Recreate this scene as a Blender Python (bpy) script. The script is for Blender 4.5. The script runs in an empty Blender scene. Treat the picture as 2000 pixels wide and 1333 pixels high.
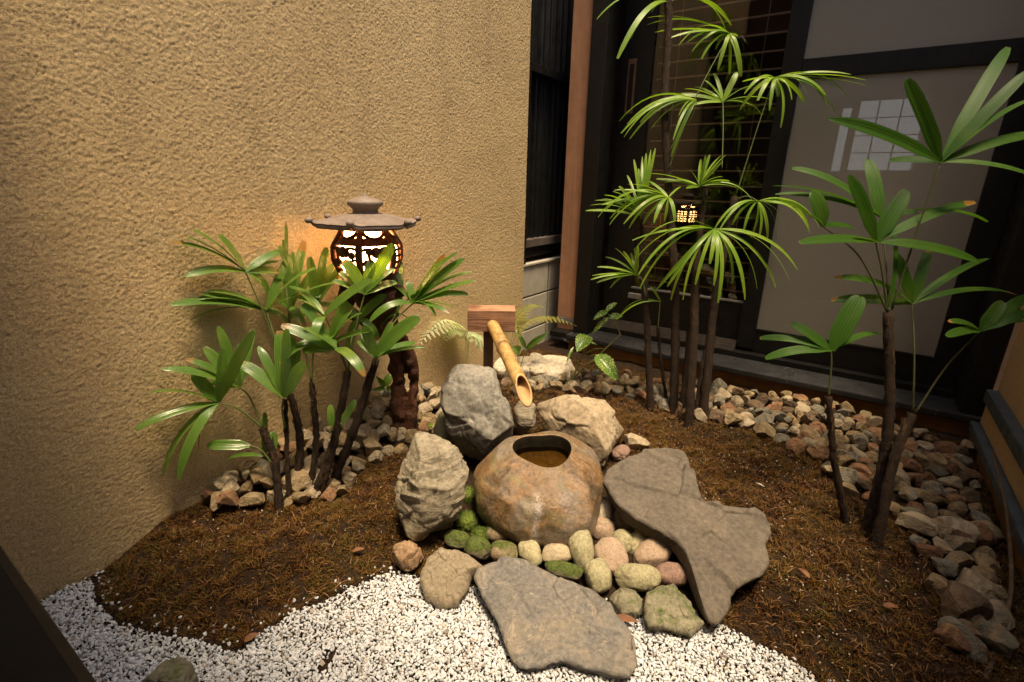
import bpy, bmesh, math, random
import numpy as np
from mathutils import Vector, Matrix

# ------------------------------------------------------------------ camera, world, sun, exposure
SC = bpy.context.scene
COL = SC.collection
CAM = np.array([0.0, 0.0, 1.0])
R = np.array([[0.82514090, -0.18682889, 0.53313925],
              [0.56446534, 0.23451766, -0.79144194],
              [0.02283365, 0.95398975, 0.29896854]])
FPX = 982.0
cam = bpy.data.cameras.new('camera')
cam.sensor_width = 36.0
cam.lens = FPX / 2000 * 36.0
cam.clip_start = 0.01
cam.clip_end = 500
cam_ob = bpy.data.objects.new('camera', cam)
m4 = Matrix.Identity(4)
for i in range(3):
    for j in range(3):
        m4[i][j] = R[i, j]
    m4[i][3] = CAM[i]
cam_ob.matrix_world = m4
COL.objects.link(cam_ob)
SC.camera = cam_ob

SUN_TO = Vector((0.22, -0.11, 1.0)).normalized()       # direction towards the sun
W = bpy.data.worlds.new('World')
SC.world = W
W.use_nodes = True
nt = W.node_tree
sky = nt.nodes.new('ShaderNodeTexSky')
sky.sky_type = 'NISHITA'
sky.sun_disc = False
sky.sun_elevation = math.asin(SUN_TO.z)
sky.sun_rotation = math.atan2(SUN_TO.x, SUN_TO.y)
sky.air_density = 0.6
sky.dust_density = 6.0
sky.ozone_density = 0.4
nt.links.new(sky.outputs[0], nt.nodes['Background'].inputs[0])
nt.nodes['Background'].inputs[1].default_value = 0.125
sun = bpy.data.lights.new('sun', 'SUN')
sun.energy = 4.8
sun.angle = math.radians(12.0)
sun.color = (1.0, 0.785, 0.505)
sun_ob = bpy.data.objects.new('sun', sun)
sun_ob.rotation_euler = SUN_TO.to_track_quat('Z', 'Y').to_euler()
sun_ob.location = (1.2, 0.2, 4)
COL.objects.link(sun_ob)
SC.view_settings.view_transform = 'Standard'
SC.view_settings.look = 'None'
SC.view_settings.gamma = 1
SC.view_settings.use_curve_mapping = False
SC.view_settings.exposure = 0.38
SC.render.engine = 'CYCLES'
SC.cycles.use_denoising = True
SC.cycles.use_adaptive_sampling = True
SC.cycles.adaptive_threshold = 0.02
SC.cycles.max_bounces = 6
SC.cycles.diffuse_bounces = 3
SC.cycles.glossy_bounces = 3
SC.cycles.transmission_bounces = 3
SC.cycles.transparent_max_bounces = 10
SC.cycles.sample_clamp_indirect = 6

# ------------------------------------------------------------------ survey helpers (photo pixel -> place in the court)
def ray(px, py):
    return R @ (np.array([px - 1000.0, -(py - 666.5), -FPX]) / FPX)
def onz(px, py, z=0.0):
    d = ray(px, py); return CAM + d * ((z - 1.0) / d[2])
def ony(px, py, y):
    d = ray(px, py); return CAM + d * (y / d[1])
def onx(px, py, x):
    d = ray(px, py); return CAM + d * (x / d[0])
def atd(px, py, dep):
    p = CAM + ray(px, py) * dep
    if p[0] < -1.455:
        p = CAM + (p - CAM) * (-1.455 / p[0])
    if p[1] > 2.66:
        p = CAM + (p - CAM) * (2.66 / p[1])
    return p
def dep(p):
    return float((R.T @ (np.array(p) - CAM))[2] * -1)
rng = np.random.default_rng(7)
random.seed(5)

# ------------------------------------------------------------------ numpy noise
_P = np.random.default_rng(1).permutation(256)
_P = np.concatenate([_P, _P, _P])
_G = np.random.default_rng(2).normal(size=(256, 3))
_G /= np.linalg.norm(_G, axis=1)[:, None]
def perlin(p):
    p = np.asarray(p, float)
    i = np.floor(p).astype(int); f = p - i; i &= 255
    u = f * f * f * (f * (f * 6 - 15) + 10)
    out = np.zeros(len(p))
    for dx in (0, 1):
        for dy in (0, 1):
            for dz in (0, 1):
                h = _P[_P[_P[i[:, 0] + dx] + i[:, 1] + dy] + i[:, 2] + dz]
                g = _G[h]
                d = f - np.array([dx, dy, dz])
                w = (u[:, 0] if dx else 1 - u[:, 0]) * (u[:, 1] if dy else 1 - u[:, 1]) * (u[:, 2] if dz else 1 - u[:, 2])
                out += w * (g * d).sum(1)
    return out
def fbm(p, oct=4, gain=0.5):
    s = 0; a = 1.0; p = np.asarray(p, float)
    for k in range(oct):
        s = s + a * perlin(p + 17.3 * k); p = p * 2.03; a *= gain
    return s
def ridged(p, oct=4):
    s = 0; a = 1.0; p = np.asarray(p, float)
    for k in range(oct):
        s = s + a * (1 - 2 * np.abs(perlin(p + 9.1 * k))); p = p * 2.1; a *= 0.5
    return s

def rot_rand(n, rs, tilt=None):
    q = rs.normal(size=(n, 4)); q /= np.linalg.norm(q, axis=1)[:, None]; a, b, c, d = q.T
    return np.stack([np.stack([1 - 2 * (c * c + d * d), 2 * (b * c - a * d), 2 * (b * d + a * c)], -1), np.stack([2 * (b * c + a * d), 1 - 2 * (b * b + d * d), 2 * (c * d - a * b)], -1), np.stack([2 * (b * d - a * c), 2 * (c * d + a * b), 1 - 2 * (b * b + c * c)], -1)], 1)
# ------------------------------------------------------------------ object helpers
def link(o, parent=None):
    COL.objects.link(o)
    if parent is not None:
        o.parent = parent
    return o
def mesh_obj(name, v, f, mat, parent=None, smooth=True):
    me = bpy.data.meshes.new(name)
    v = np.asarray(v, float)
    me.from_pydata(v.tolist(), [], [list(map(int, q)) for q in f] if not isinstance(f, list) else f)
    me.update()
    if smooth:
        me.polygons.foreach_set('use_smooth', np.ones(len(me.polygons), bool))
    if mat:
        me.materials.append(mat)
    return link(bpy.data.objects.new(name, me), parent)
def fast_mesh(name, v, tris, mat, parent=None, smooth=False):
    v = np.ascontiguousarray(v, np.float32); tris = np.ascontiguousarray(tris, np.int32)
    k = tris.shape[1]
    me = bpy.data.meshes.new(name)
    me.vertices.add(len(v)); me.vertices.foreach_set('co', v.ravel())
    me.loops.add(tris.size); me.loops.foreach_set('vertex_index', tris.ravel())
    me.polygons.add(len(tris)); me.polygons.foreach_set('loop_start', np.arange(0, tris.size, k, dtype=np.int32))
    me.polygons.foreach_set('use_smooth', np.full(len(tris), smooth))
    me.update(calc_edges=True); me.validate()
    me.materials.append(mat)
    return link(bpy.data.objects.new(name, me), parent)
def tag(o, label, cat=None, group=None, kind=None):
    if label: o['label'] = label
    if cat: o['category'] = cat
    if group: o['group'] = group
    if kind: o['kind'] = kind
    return o
def thing(name, label, cat, loc=(0, 0, 0), group=None, kind=None):
    o = bpy.data.objects.new(name, None)
    o.empty_display_size = 0.05
    o.location = loc
    link(o)
    return tag(o, label, cat, group, kind)
def box(name, lo, hi, mat, parent=None, bev=0.003, off=None):
    lo = np.array(lo, float); hi = np.array(hi, float)
    if off is not None:
        lo = lo - off; hi = hi - off
    bm = bmesh.new()
    bmesh.ops.create_cube(bm, size=1)
    for v in bm.verts:
        for k in range(3):
            v.co[k] = lo[k] + (v.co[k] + .5) * (hi[k] - lo[k])
    if bev:
        bev = min(bev, 0.3 * float(np.min(hi - lo)))
        bmesh.ops.bevel(bm, geom=bm.edges[:], offset=bev, segments=2, affect='EDGES', profile=.6)
    me = bpy.data.meshes.new(name); bm.to_mesh(me); bm.free()
    me.materials.append(mat)
    return link(bpy.data.objects.new(name, me), parent)
def catmull(pts, n):
    pts = np.asarray(pts, float)
    P = np.vstack([2 * pts[0] - pts[1], pts, 2 * pts[-1] - pts[-2]])
    out = []
    for i in range(1, len(P) - 2):
        for t in np.linspace(0, 1, n, endpoint=False):
            a, b, c, d = P[i - 1], P[i], P[i + 1], P[i + 2]
            out.append(.5 * ((2 * b) + (-a + c) * t + (2 * a - 5 * b + 4 * c - d) * t * t + (-a + 3 * b - 3 * c + d) * t ** 3))
    out.append(P[-2])
    return np.array(out)
def tube_data(pts, rad, sides=10, caps=True):
    pts = np.asarray(pts, float); n = len(pts)
    rad = np.interp(np.linspace(0, 1, n), np.linspace(0, 1, len(np.atleast_1d(rad))), np.atleast_1d(rad))
    tg = np.gradient(pts, axis=0); tg /= np.linalg.norm(tg, axis=1)[:, None] + 1e-9
    ref = np.array([0.3, 0.2, 1.0]) if abs(tg[0][2]) < .8 else np.array([1.0, 0.3, 0])
    V = []; F = []
    a = np.cross(tg[0], ref); a /= np.linalg.norm(a)
    for i in range(n):
        a = a - tg[i] * a.dot(tg[i]); a /= np.linalg.norm(a) + 1e-9
        b = np.cross(tg[i], a)
        for k in range(sides):
            t = 2 * math.pi * k / sides
            V.append(pts[i] + rad[i] * (math.cos(t) * a + math.sin(t) * b))
    for i in range(n - 1):
        for k in range(sides):
            F.append([i * sides + k, i * sides + (k + 1) % sides, (i + 1) * sides + (k + 1) % sides, (i + 1) * sides + k])
    if caps:
        F.append(list(range(sides))[::-1]); F.append([(n - 1) * sides + k for k in range(sides)])
    return np.array(V), F
def tube(name, pts, rad, mat, parent=None, sides=10, rough=0.0, freq=30, off=None):
    V, F = tube_data(pts, rad, sides)
    if rough:
        V = V + rough * np.stack([perlin(V * freq), perlin(V * freq + 31), perlin(V * freq + 77)], 1)
    if off is not None:
        V = V - off
    return mesh_obj(name, V, F, mat, parent)
def merge(parts):
    V = []; F = []; o = 0
    for v, f in parts:
        V.append(np.asarray(v)); F += [[i + o for i in q] for q in f]; o += len(v)
    return np.vstack(V), F

# ------------------------------------------------------------------ materials
def new_mat(name):
    m = bpy.data.materials.new(name); m.use_nodes = True
    t = m.node_tree; return m, t, t.nodes['Principled BSDF']
def N(t, typ, **kw):
    n = t.nodes.new(typ)
    for k, v in kw.items():
        if hasattr(n, k): setattr(n, k, v)
        else: n.inputs[k].default_value = v
    return n
def ramp(t, fac, stops, interp='LINEAR'):
    r = t.nodes.new('ShaderNodeValToRGB'); r.color_ramp.interpolation = interp
    e = r.color_ramp.elements
    while len(e) > 1: e.remove(e[-1])
    e[0].position = stops[0][0]; e[0].color = (*stops[0][1], 1)
    for p, c in stops[1:]:
        x = e.new(p); x.color = (*c, 1)
    t.links.new(fac, r.inputs[0]); return r.outputs[0]
def coords(t, kind='Object', scale=(1, 1, 1)):
    tc = t.nodes.new('ShaderNodeTexCoord'); mp = t.nodes.new('ShaderNodeMapping')
    mp.inputs['Scale'].default_value = scale
    t.links.new(tc.outputs[kind], mp.inputs[0]); return mp.outputs[0]
def noise(t, vec, scale, detail=6, rough=.6, dist=0):
    n = N(t, 'ShaderNodeTexNoise'); n.inputs['Scale'].default_value = scale
    n.inputs['Detail'].default_value = detail; n.inputs['Roughness'].default_value = rough
    n.inputs['Distortion'].default_value = dist
    t.links.new(vec, n.inputs['Vector']); return n.outputs['Fac']
def mix(t, fac, a, b, mode='MIX'):
    n = t.nodes.new('ShaderNodeMix'); n.data_type = 'RGBA'; n.blend_type = mode
    for s, x in ((0, fac), (6, a), (7, b)):
        if hasattr(x, 'is_linked') or hasattr(x, 'links'): t.links.new(x, n.inputs[s])
        elif s == 0: n.inputs[0].default_value = x
        else: n.inputs[s].default_value = (*x, 1)
    return n.outputs[2]
def bump(t, bs, h, strength=.5, dist=.01, prev=None):
    b = t.nodes.new('ShaderNodeBump'); b.inputs['Strength'].default_value = strength; b.inputs['Distance'].default_value = dist
    t.links.new(h, b.inputs['Height'])
    if prev is not None: t.links.new(prev, b.inputs['Normal'])
    t.links.new(b.outputs[0], bs.inputs['Normal']); return b.outputs[0]
def fmath(t, op, a, b=0.0):
    n = t.nodes.new('ShaderNodeMath'); n.operation = op
    for s, x in ((0, a), (1, b)):
        if hasattr(x, 'links'): t.links.new(x, n.inputs[s])
        else: n.inputs[s].default_value = x
    return n.outputs[0]

def rock_mat(name, cols, scale=9, rough=.78, vein=None, moss=0, bumpk=.55, rust=None, seed=0.0, strata=None):
    m, t, bs = new_mat(name)
    v = coords(t)
    a = t.nodes.new('ShaderNodeVectorMath'); a.operation = 'ADD'; a.inputs[1].default_value = (seed, seed * 1.7, -seed)
    t.links.new(v, a.inputs[0]); v = a.outputs[0]
    n1 = noise(t, v, scale, 8, .62, .6)
    c = ramp(t, n1, [(0.28, cols[0]), (0.48, cols[1]), (0.66, cols[2])])
    n2 = noise(t, v, scale * 9, 4, .7)
    c = mix(t, .42, c, ramp(t, n2, [(.3, (.05, .045, .04)), (.7, tuple(min(1, x * 1.7) for x in cols[2]))]))
    if rust:
        c = mix(t, ramp(t, noise(t, v, scale * .8, 5, .6, 1.2), [(.52, (0, 0, 0)), (.68, (.8, .8, .8))]), c, rust)
    vv = None
    if vein:
        w = noise(t, v, scale * .9, 3, .55, 1.5)
        vv = fmath(t, 'ABSOLUTE', fmath(t, 'SUBTRACT', w, .5))
        c = mix(t, ramp(t, vv, [(0.0, (.5, .5, .5)), (0.007, (0, 0, 0))]), c, vein)
    if moss:
        g = t.nodes.new('ShaderNodeNewGeometry'); s = t.nodes.new('ShaderNodeSeparateXYZ')
        t.links.new(g.outputs['Normal'], s.inputs[0])
        f = fmath(t, 'ADD', fmath(t, 'MULTIPLY', s.outputs[2], .35), noise(t, v, scale * 1.5, 6, .7))
        c = mix(t, ramp(t, f, [(.85 - .42 * moss, (0, 0, 0)), (.98 - .42 * moss, (1, 1, 1))]), c,
                ramp(t, noise(t, v, 160, 3), [(.3, (.03, .048, .008)), (.7, (.11, .135, .022))]))
    t.links.new(c, bs.inputs['Base Color'])
    bs.inputs['Roughness'].default_value = rough
    bs.inputs['Specular IOR Level'].default_value = .35
    h = noise(t, v, scale * 3.2, 10, .68, .4)
    nrm = bump(t, bs, h, bumpk * .38, .02)
    n3 = noise(t, v, scale * 26, 5, .7)
    nrm = bump(t, bs, n3, bumpk * .8, .005, nrm)
    if strata:
        vs = coords(t, 'Object', strata)
        nrm = bump(t, bs, noise(t, vs, 1.0, 6, .65, .5), .6, .02, nrm)
    return m

def wood_mat(name, a, b, axis_scale, rough=.6, bumpk=.25, spec=.3, contrast=(.35, .65)):
    m, t, bs = new_mat(name)
    v = coords(t, 'Object', axis_scale)
    n1 = noise(t, v, 1.0, 5, .6, .4)
    c = ramp(t, n1, [(contrast[0], a), (contrast[1], b)])
    v2 = coords(t)
    c = mix(t, .35, c, ramp(t, noise(t, v2, 14, 5), [(.3, tuple(x * .6 for x in a)), (.7, tuple(min(1, x * 1.2) for x in b))]))
    t.links.new(c, bs.inputs['Base Color'])
    bs.inputs['Roughness'].default_value = rough
    bs.inputs['Specular IOR Level'].default_value = spec
    bump(t, bs, n1, bumpk, .004)
    return m

def black_mat(name, base=(.004, .0035, .003), rough=.5, speck=0.0):
    m, t, bs = new_mat(name)
    v = coords(t)
    n1 = noise(t, v, 11, 6, .65)
    c = ramp(t, n1, [(.3, base), (.75, tuple(x * 2.3 for x in base))])
    if speck:
        vo = N(t, 'ShaderNodeTexVoronoi'); vo.inputs['Scale'].default_value = 42; t.links.new(v, vo.inputs['Vector'])
        f = fmath(t, 'ADD', vo.outputs['Distance'], fmath(t, 'MULTIPLY', noise(t, v, 5), .5))
        c = mix(t, ramp(t, f, [(.285, (speck,) * 3), (.33, (0, 0, 0))]), c, (.45, .42, .38))
    t.links.new(c, bs.inputs['Base Color'])
    t.links.new(ramp(t, noise(t, v, 30, 5), [(.3, (rough - .12,) * 3), (.7, (rough + .18,) * 3)]), bs.inputs['Roughness'])
    bs.inputs['Specular IOR Level'].default_value = .28
    bump(t, bs, noise(t, coords(t, 'Object', (30, 30, 30)), 4, 6), .08, .003)
    return m

M = {}
# plaster: raised grains, tan
def plaster(name, c0, c1, c2, k=1.0):
    m, t, bs = new_mat(name)
    v = coords(t)
    big = noise(t, v, 2.2, 5, .6)
    c = ramp(t, big, [(.3, c0), (.5, c1), (.72, c2)])
    fine = noise(t, v, 260, 3, .65)
    c = mix(t, .48, c, ramp(t, fine, [(.33, tuple(x * .45 for x in c0)), (.62, tuple(min(1, x * 1.35) for x in c2))]))
    streak = noise(t, coords(t, 'Object', (6, 6, .9)), 1.0, 5, .65, .6)
    c = mix(t, ramp(t, streak, [(.54, (0, 0, 0)), (.80, (.4, .4, .4))]), c, tuple(x * .62 for x in c0))
    t.links.new(c, bs.inputs['Base Color'])
    bs.inputs['Roughness'].default_value = .85
    bs.inputs['Specular IOR Level'].default_value = .4
    bump(t, bs, noise(t, v, 420, 3, .7), .6 * k, .0035)
    return m
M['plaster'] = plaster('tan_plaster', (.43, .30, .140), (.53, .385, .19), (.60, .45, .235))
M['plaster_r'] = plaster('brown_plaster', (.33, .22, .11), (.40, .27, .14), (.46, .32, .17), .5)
M['black'] = black_mat('black_wood')
M['black_sill'] = black_mat('black_sill_paint', (.016, .016, .017), .38, .9)
M['black_rail'] = black_mat('black_aluminium', (.004, .004, .004), .42)
M['slate'] = black_mat('slate_edge', (.035, .042, .048), .5)
M['post_brown'] = wood_mat('brown_post_wood', (.33, .165, .09), (.44, .235, .135), (60, 60, 3), .55)
M['riser'] = wood_mat('riser_wood', (.13, .062, .02), (.25, .125, .04), (2, 30, 40), .55)
M['steel'] = black_mat('grey_band', (.11, .105, .10), .45)
M['track'] = black_mat('track_metal', (.07, .058, .052), .35)
M['copper'] = black_mat('bronze_pull', (.09, .045, .028), .4)
M['cedar_front'] = wood_mat('cedar_front', (.14, .055, .028), (.42, .24, .14), (6, 6, 190), .6, .6, contrast=(.40, .58))
M['bamboo_end'] = wood_mat('bamboo_inside', (.42, .25, .10), (.55, .36, .17), (20, 20, 20), .6)

def bamboo_mat():
    m, t, bs = new_mat('bamboo')
    v = coords(t, 'Object', (70, 70, 5))
    c = ramp(t, noise(t, v, 1, 5, .6), [(.3, (.33, .19, .055)), (.5, (.46, .29, .10)), (.7, (.55, .39, .16))])
    c = mix(t, ramp(t, noise(t, coords(t), 22, 5, .65), [(.50, (0, 0, 0)), (.68, (.8, .8, .8))]), c, (.20, .115, .035))
    t.links.new(c, bs.inputs['Base Color']); bs.inputs['Roughness'].default_value = .42
    bump(t, bs, noise(t, v, 1, 4), .15, .003)
    return m
M['bamboo'] = bamboo_mat()

def leaf_mat(name, c0, c1, tip=(.30, .16, .04), tipk=.5, rough=.3, stripes=7.0, spec=.55):
    m, t, bs = new_mat(name)
    uv = t.nodes.new('ShaderNodeTexCoord').outputs['UV']
    s = t.nodes.new('ShaderNodeSeparateXYZ'); t.links.new(uv, s.inputs[0])
    oi = t.nodes.new('ShaderNodeObjectInfo')
    wv = fmath(t, 'SINE', fmath(t, 'MULTIPLY', s.outputs[0], stripes * 6.283))
    v = coords(t)
    c = mix(t, oi.outputs['Random'], c0, c1)
    c = mix(t, ramp(t, fmath(t, 'MULTIPLY_ADD', wv, .5), [(.45, (0, 0, 0)), (1.0, (.33, .33, .33))]), c, tuple(min(1, x * 1.9) for x in c1))
    c = mix(t, ramp(t, noise(t, v, 13, 4), [(.5, (0, 0, 0)), (.8, (.5, .5, .5))]), c, tuple(min(1, x * 1.5) for x in (c1[0] * 1.5, c1[1], c1[2])))
    f = fmath(t, 'ADD', s.outputs[1], fmath(t, 'MULTIPLY', fmath(t, 'SUBTRACT', noise(t, v, 60, 3), .5), .25))
    f = fmath(t, 'ADD', f, fmath(t, 'MULTIPLY', fmath(t, 'SUBTRACT', fmath(t, 'FRACT', fmath(t, 'MULTIPLY', oi.outputs['Random'], 7.31)), .80 - .15 * tipk), .5))
    c = mix(t, ramp(t, f, [(.99, (0, 0, 0)), (1.05, (.9, .9, .9))]), c, tip)
    t.links.new(c, bs.inputs['Base Color'])
    bs.inputs['Roughness'].default_value = rough
    bs.inputs['Specular IOR Level'].default_value = spec
    bump(t, bs, wv, .35, .0012)
    tr = t.nodes.new('ShaderNodeBsdfTranslucent')
    t.links.new(mix(t, 1.0, c, (1.5, 1.55, .55), 'MULTIPLY'), tr.inputs[0])
    mx = t.nodes.new('ShaderNodeMixShader'); mx.inputs[0].default_value = .38
    t.links.new(bs.outputs[0], mx.inputs[1]); t.links.new(tr.outputs[0], mx.inputs[2])
    t.links.new(mx.outputs[0], t.nodes['Material Output'].inputs[0])
    return m
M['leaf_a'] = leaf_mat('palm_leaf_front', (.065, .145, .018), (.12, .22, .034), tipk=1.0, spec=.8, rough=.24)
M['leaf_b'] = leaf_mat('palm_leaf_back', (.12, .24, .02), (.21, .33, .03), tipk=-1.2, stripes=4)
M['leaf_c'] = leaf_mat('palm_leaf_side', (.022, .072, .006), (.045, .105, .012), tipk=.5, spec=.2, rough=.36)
M['leaf_young'] = leaf_mat('young_leaf', (.14, .24, .03), (.22, .30, .05), tipk=0, stripes=3)

def simple(name, cols, scale, rough=.8, bk=.4, bd=.005, spec=.3, det=6):
    m, t, bs = new_mat(name); v = coords(t)
    c = ramp(t, noise(t, v, scale, det, .65), [(.3, cols[0]), (.7, cols[1])])
    t.links.new(c, bs.inputs['Base Color']); bs.inputs['Roughness'].default_value = rough
    bs.inputs['Specular IOR Level'].default_value = spec
    bump(t, bs, noise(t, v, scale * 4, 6, .65), bk, bd)
    return m
M['cane'] = simple('palm_cane_fibre', ((.007, .004, .002), (.036, .019, .009)), 45, .9, .9, .006)
M['sheath'] = simple('sheath_fibre', ((.025, .013, .006), (.09, .046, .02)), 60, .8, .5, .004)
M['petiole'] = simple('petiole', ((.05, .075, .015), (.10, .12, .03)), 30, .5)
M['petiole_dark'] = simple('petiole_dark', ((.03, .035, .012), (.06, .06, .02)), 30, .5)
M['driftwood'] = simple('driftwood', ((.025, .010, .005), (.12, .042, .017)), 24, .6, .7, .012)
M['iron_roof'] = simple('lantern_roof', ((.15, .115, .095), (.26, .205, .17)), 22, .6, .25, .004)
M['iron_body'] = simple('lantern_body', ((.05, .016, .008), (.12, .038, .016)), 30, .4, .3, .003)
M['concrete'] = simple('concrete_block', ((.36, .33, .26), (.47, .43, .34)), 14, .9, .35, .004)
M['mortar'] = simple('mortar', ((.10, .085, .065), (.22, .19, .15)), 40, .95)
M['cap'] = simple('coping', ((.36, .33, .26), (.46, .42, .34)), 18, .85)
M['soil'] = simple('soil', ((.014, .007, .003), (.05, .026, .010)), 55, .95, .9, .015)
M['interior'] = simple('interior_wood', ((.09, .05, .028), (.16, .09, .05)), 4, .7, .1)
M['interior_dark'] = simple('interior_dark', ((.10, .058, .034), (.16, .095, .055)), 3, .8, .1)
M['slat'] = simple('blind_slat', ((.70, .50, .40), (.80, .60, .48)), 20, .6, .1)
M['fern'] = leaf_mat('fern_silver', (.42, .52, .30), (.56, .62, .42), tipk=0, rough=.55, stripes=1)
M['fern2'] = leaf_mat('fern_olive', (.20, .25, .03), (.30, .30, .05), tip=(.35, .12, .05), tipk=.6, rough=.5, stripes=1)
M['twig'] = simple('twig', ((.05, .03, .015), (.14, .09, .05)), 60, .85)
M['litter'] = simple('dead_leaf', ((.13, .055, .022), (.24, .11, .05)), 40, .6)
M['splinter'] = simple('splinter', ((.6, .56, .5), (.75, .72, .66)), 40, .6)
M['stem_green'] = simple('stem_green', ((.10, .12, .03), (.20, .20, .07)), 30, .5)

def aucuba_mat():
    m, t, bs = new_mat('spotted_leaf'); v = coords(t)
    c = ramp(t, noise(t, v, 20, 4), [(.3, (.055, .15, .02)), (.7, (.11, .23, .035))])
    vo = N(t, 'ShaderNodeTexVoronoi'); vo.inputs['Scale'].default_value = 150; t.links.new(v, vo.inputs['Vector'])
    f = fmath(t, 'ADD', vo.outputs['Distance'], fmath(t, 'MULTIPLY', noise(t, v, 60, 3), .5))
    c = mix(t, ramp(t, f, [(.52, (1, 1, 1)), (.60, (0, 0, 0))]), c, (.62, .58, .16))
    t.links.new(c, bs.inputs['Base Color']); bs.inputs['Roughness'].default_value = .32
    tr = t.nodes.new('ShaderNodeBsdfTranslucent'); t.links.new(c, tr.inputs[0])
    mx = t.nodes.new('ShaderNodeMixShader'); mx.inputs[0].default_value = .25
    t.links.new(bs.outputs[0], mx.inputs[1]); t.links.new(tr.outputs[0], mx.inputs[2])
    t.links.new(mx.outputs[0], t.nodes['Material Output'].inputs[0])
    return m
M['aucuba'] = aucuba_mat()

def per_island(name, stops, rough=.8, trans=0, spec=.3):
    m, t, bs = new_mat(name)
    g = t.nodes.new('ShaderNodeNewGeometry')
    c = ramp(t, g.outputs['Random Per Island'], stops)
    v = coords(t)
    c = mix(t, .35, c, ramp(t, noise(t, v, 5, 5), [(.3, tuple(x * .55 for x in stops[0][1])), (.7, stops[-1][1])]))
    t.links.new(c, bs.inputs['Base Color']); bs.inputs['Roughness'].default_value = rough
    bs.inputs['Specular IOR Level'].default_value = spec
    return m
def gravel_mat():
    m, t, bs = new_mat('white_gravel')
    g = t.nodes.new('ShaderNodeNewGeometry')
    c = ramp(t, g.outputs['Random Per Island'], [(0, (.52, .53, .54)), (.55, (.65, .67, .69)), (.9, (.74, .76, .78)), (.93, (.55, .46, .36)), (.96, (.50, .42, .33)), (.985, (.16, .10, .06))])
    c = mix(t, .25, c, ramp(t, noise(t, coords(t), 240, 3), [(.35, (.38, .36, .34)), (.65, (.72, .72, .72))]))
    t.links.new(c, bs.inputs['Base Color']); bs.inputs['Roughness'].default_value = .75
    bump(t, bs, noise(t, coords(t), 400, 3), .3, .002)
    return m
M['gravel'] = gravel_mat()
def moss_mat():
    m, t, bs = new_mat('moss_fibres')
    g = t.nodes.new('ShaderNodeNewGeometry'); v = coords(t)
    patch = noise(t, v, 5.0, 6, .68, .8)
    f = fmath(t, 'ADD', fmath(t, 'MULTIPLY', patch, 1.1), fmath(t, 'MULTIPLY', fmath(t, 'SUBTRACT', g.outputs['Random Per Island'], .5), .42))
    c = ramp(t, f, [(.26, (.014, .006, .002)), (.40, (.045, .018, .005)), (.50, (.12, .045, .009)), (.58, (.17, .075, .012)), (.66, (.14, .085, .012)), (.74, (.07, .058, .009)), (.84, (.04, .035, .006)), (.95, (.22, .14, .045))])
    t.links.new(c, bs.inputs['Base Color']); bs.inputs['Roughness'].default_value = .75
    bs.inputs['Specular IOR Level'].default_value = .25
    return m
M['moss'] = moss_mat()
M['moss_green'] = per_island('green_moss_fibres', [(0, (.045, .085, .008)), (.6, (.10, .16, .018)), (1, (.19, .24, .04))], .8)

def glass_mat(name, tint=(1, 1, 1), refl=1.0):
    m, t, bs = new_mat(name)
    t.nodes.remove(bs)
    fr = t.nodes.new('ShaderNodeFresnel'); fr.inputs[0].default_value = 1.5
    tr = t.nodes.new('ShaderNodeBsdfTransparent'); tr.inputs[0].default_value = (*tint, 1)
    gl = t.nodes.new('ShaderNodeBsdfGlossy'); gl.inputs['Roughness'].default_value = .015; gl.inputs[0].default_value = (refl, refl, refl, 1)
    mx = t.nodes.new('ShaderNodeMixShader')
    t.links.new(fr.outputs[0], mx.inputs[0]); t.links.new(tr.outputs[0], mx.inputs[1]); t.links.new(gl.outputs[0], mx.inputs[2])
    t.links.new(mx.outputs[0], t.nodes['Material Output'].inputs[0])
    return m
M['glass'] = glass_mat('door_glass', (.8, .78, .75))
def screen_mat():
    m, t, bs = new_mat('insect_screen')
    v = coords(t)
    wx = N(t, 'ShaderNodeTexWave'); wx.bands_direction = 'X'; wx.inputs['Scale'].default_value = 150
    wz = N(t, 'ShaderNodeTexWave'); wz.bands_direction = 'Z'; wz.inputs['Scale'].default_value = 150
    t.links.new(v, wx.inputs['Vector']); t.links.new(v, wz.inputs['Vector'])
    f = fmath(t, 'MAXIMUM', wx.outputs['Fac'], wz.outputs['Fac'])
    bs.inputs['Base Color'].default_value = (.33, .305, .26, 1); bs.inputs['Roughness'].default_value = .6
    tr = t.nodes.new('ShaderNodeBsdfTransparent')
    mx = t.nodes.new('ShaderNodeMixShader')
    t.links.new(ramp(t, f, [(.1, (.3, .3, .3)), (.9, (.62, .62, .62))]), mx.inputs[0])
    t.links.new(tr.outputs[0], mx.inputs[1]); t.links.new(bs.outputs[0], mx.inputs[2])
    t.links.new(mx.outputs[0], t.nodes['Material Output'].inputs[0])
    return m
M['screen'] = screen_mat()
def emit(name, col, s):
    m, t, bs = new_mat(name)
    bs.inputs['Base Color'].default_value = (*col, 1)
    bs.inputs['Emission Color'].default_value = (*col, 1); bs.inputs['Emission Strength'].default_value = s
    return m
M['lamp_paper'] = emit('lit_lantern_paper', (1.0, .53, .19), 30.0)
M['shoji'] = emit('shoji_reflection_glow', (.80, .90, 1.0), .55)  # glow standing in for a window reflected in the door glass

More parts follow.
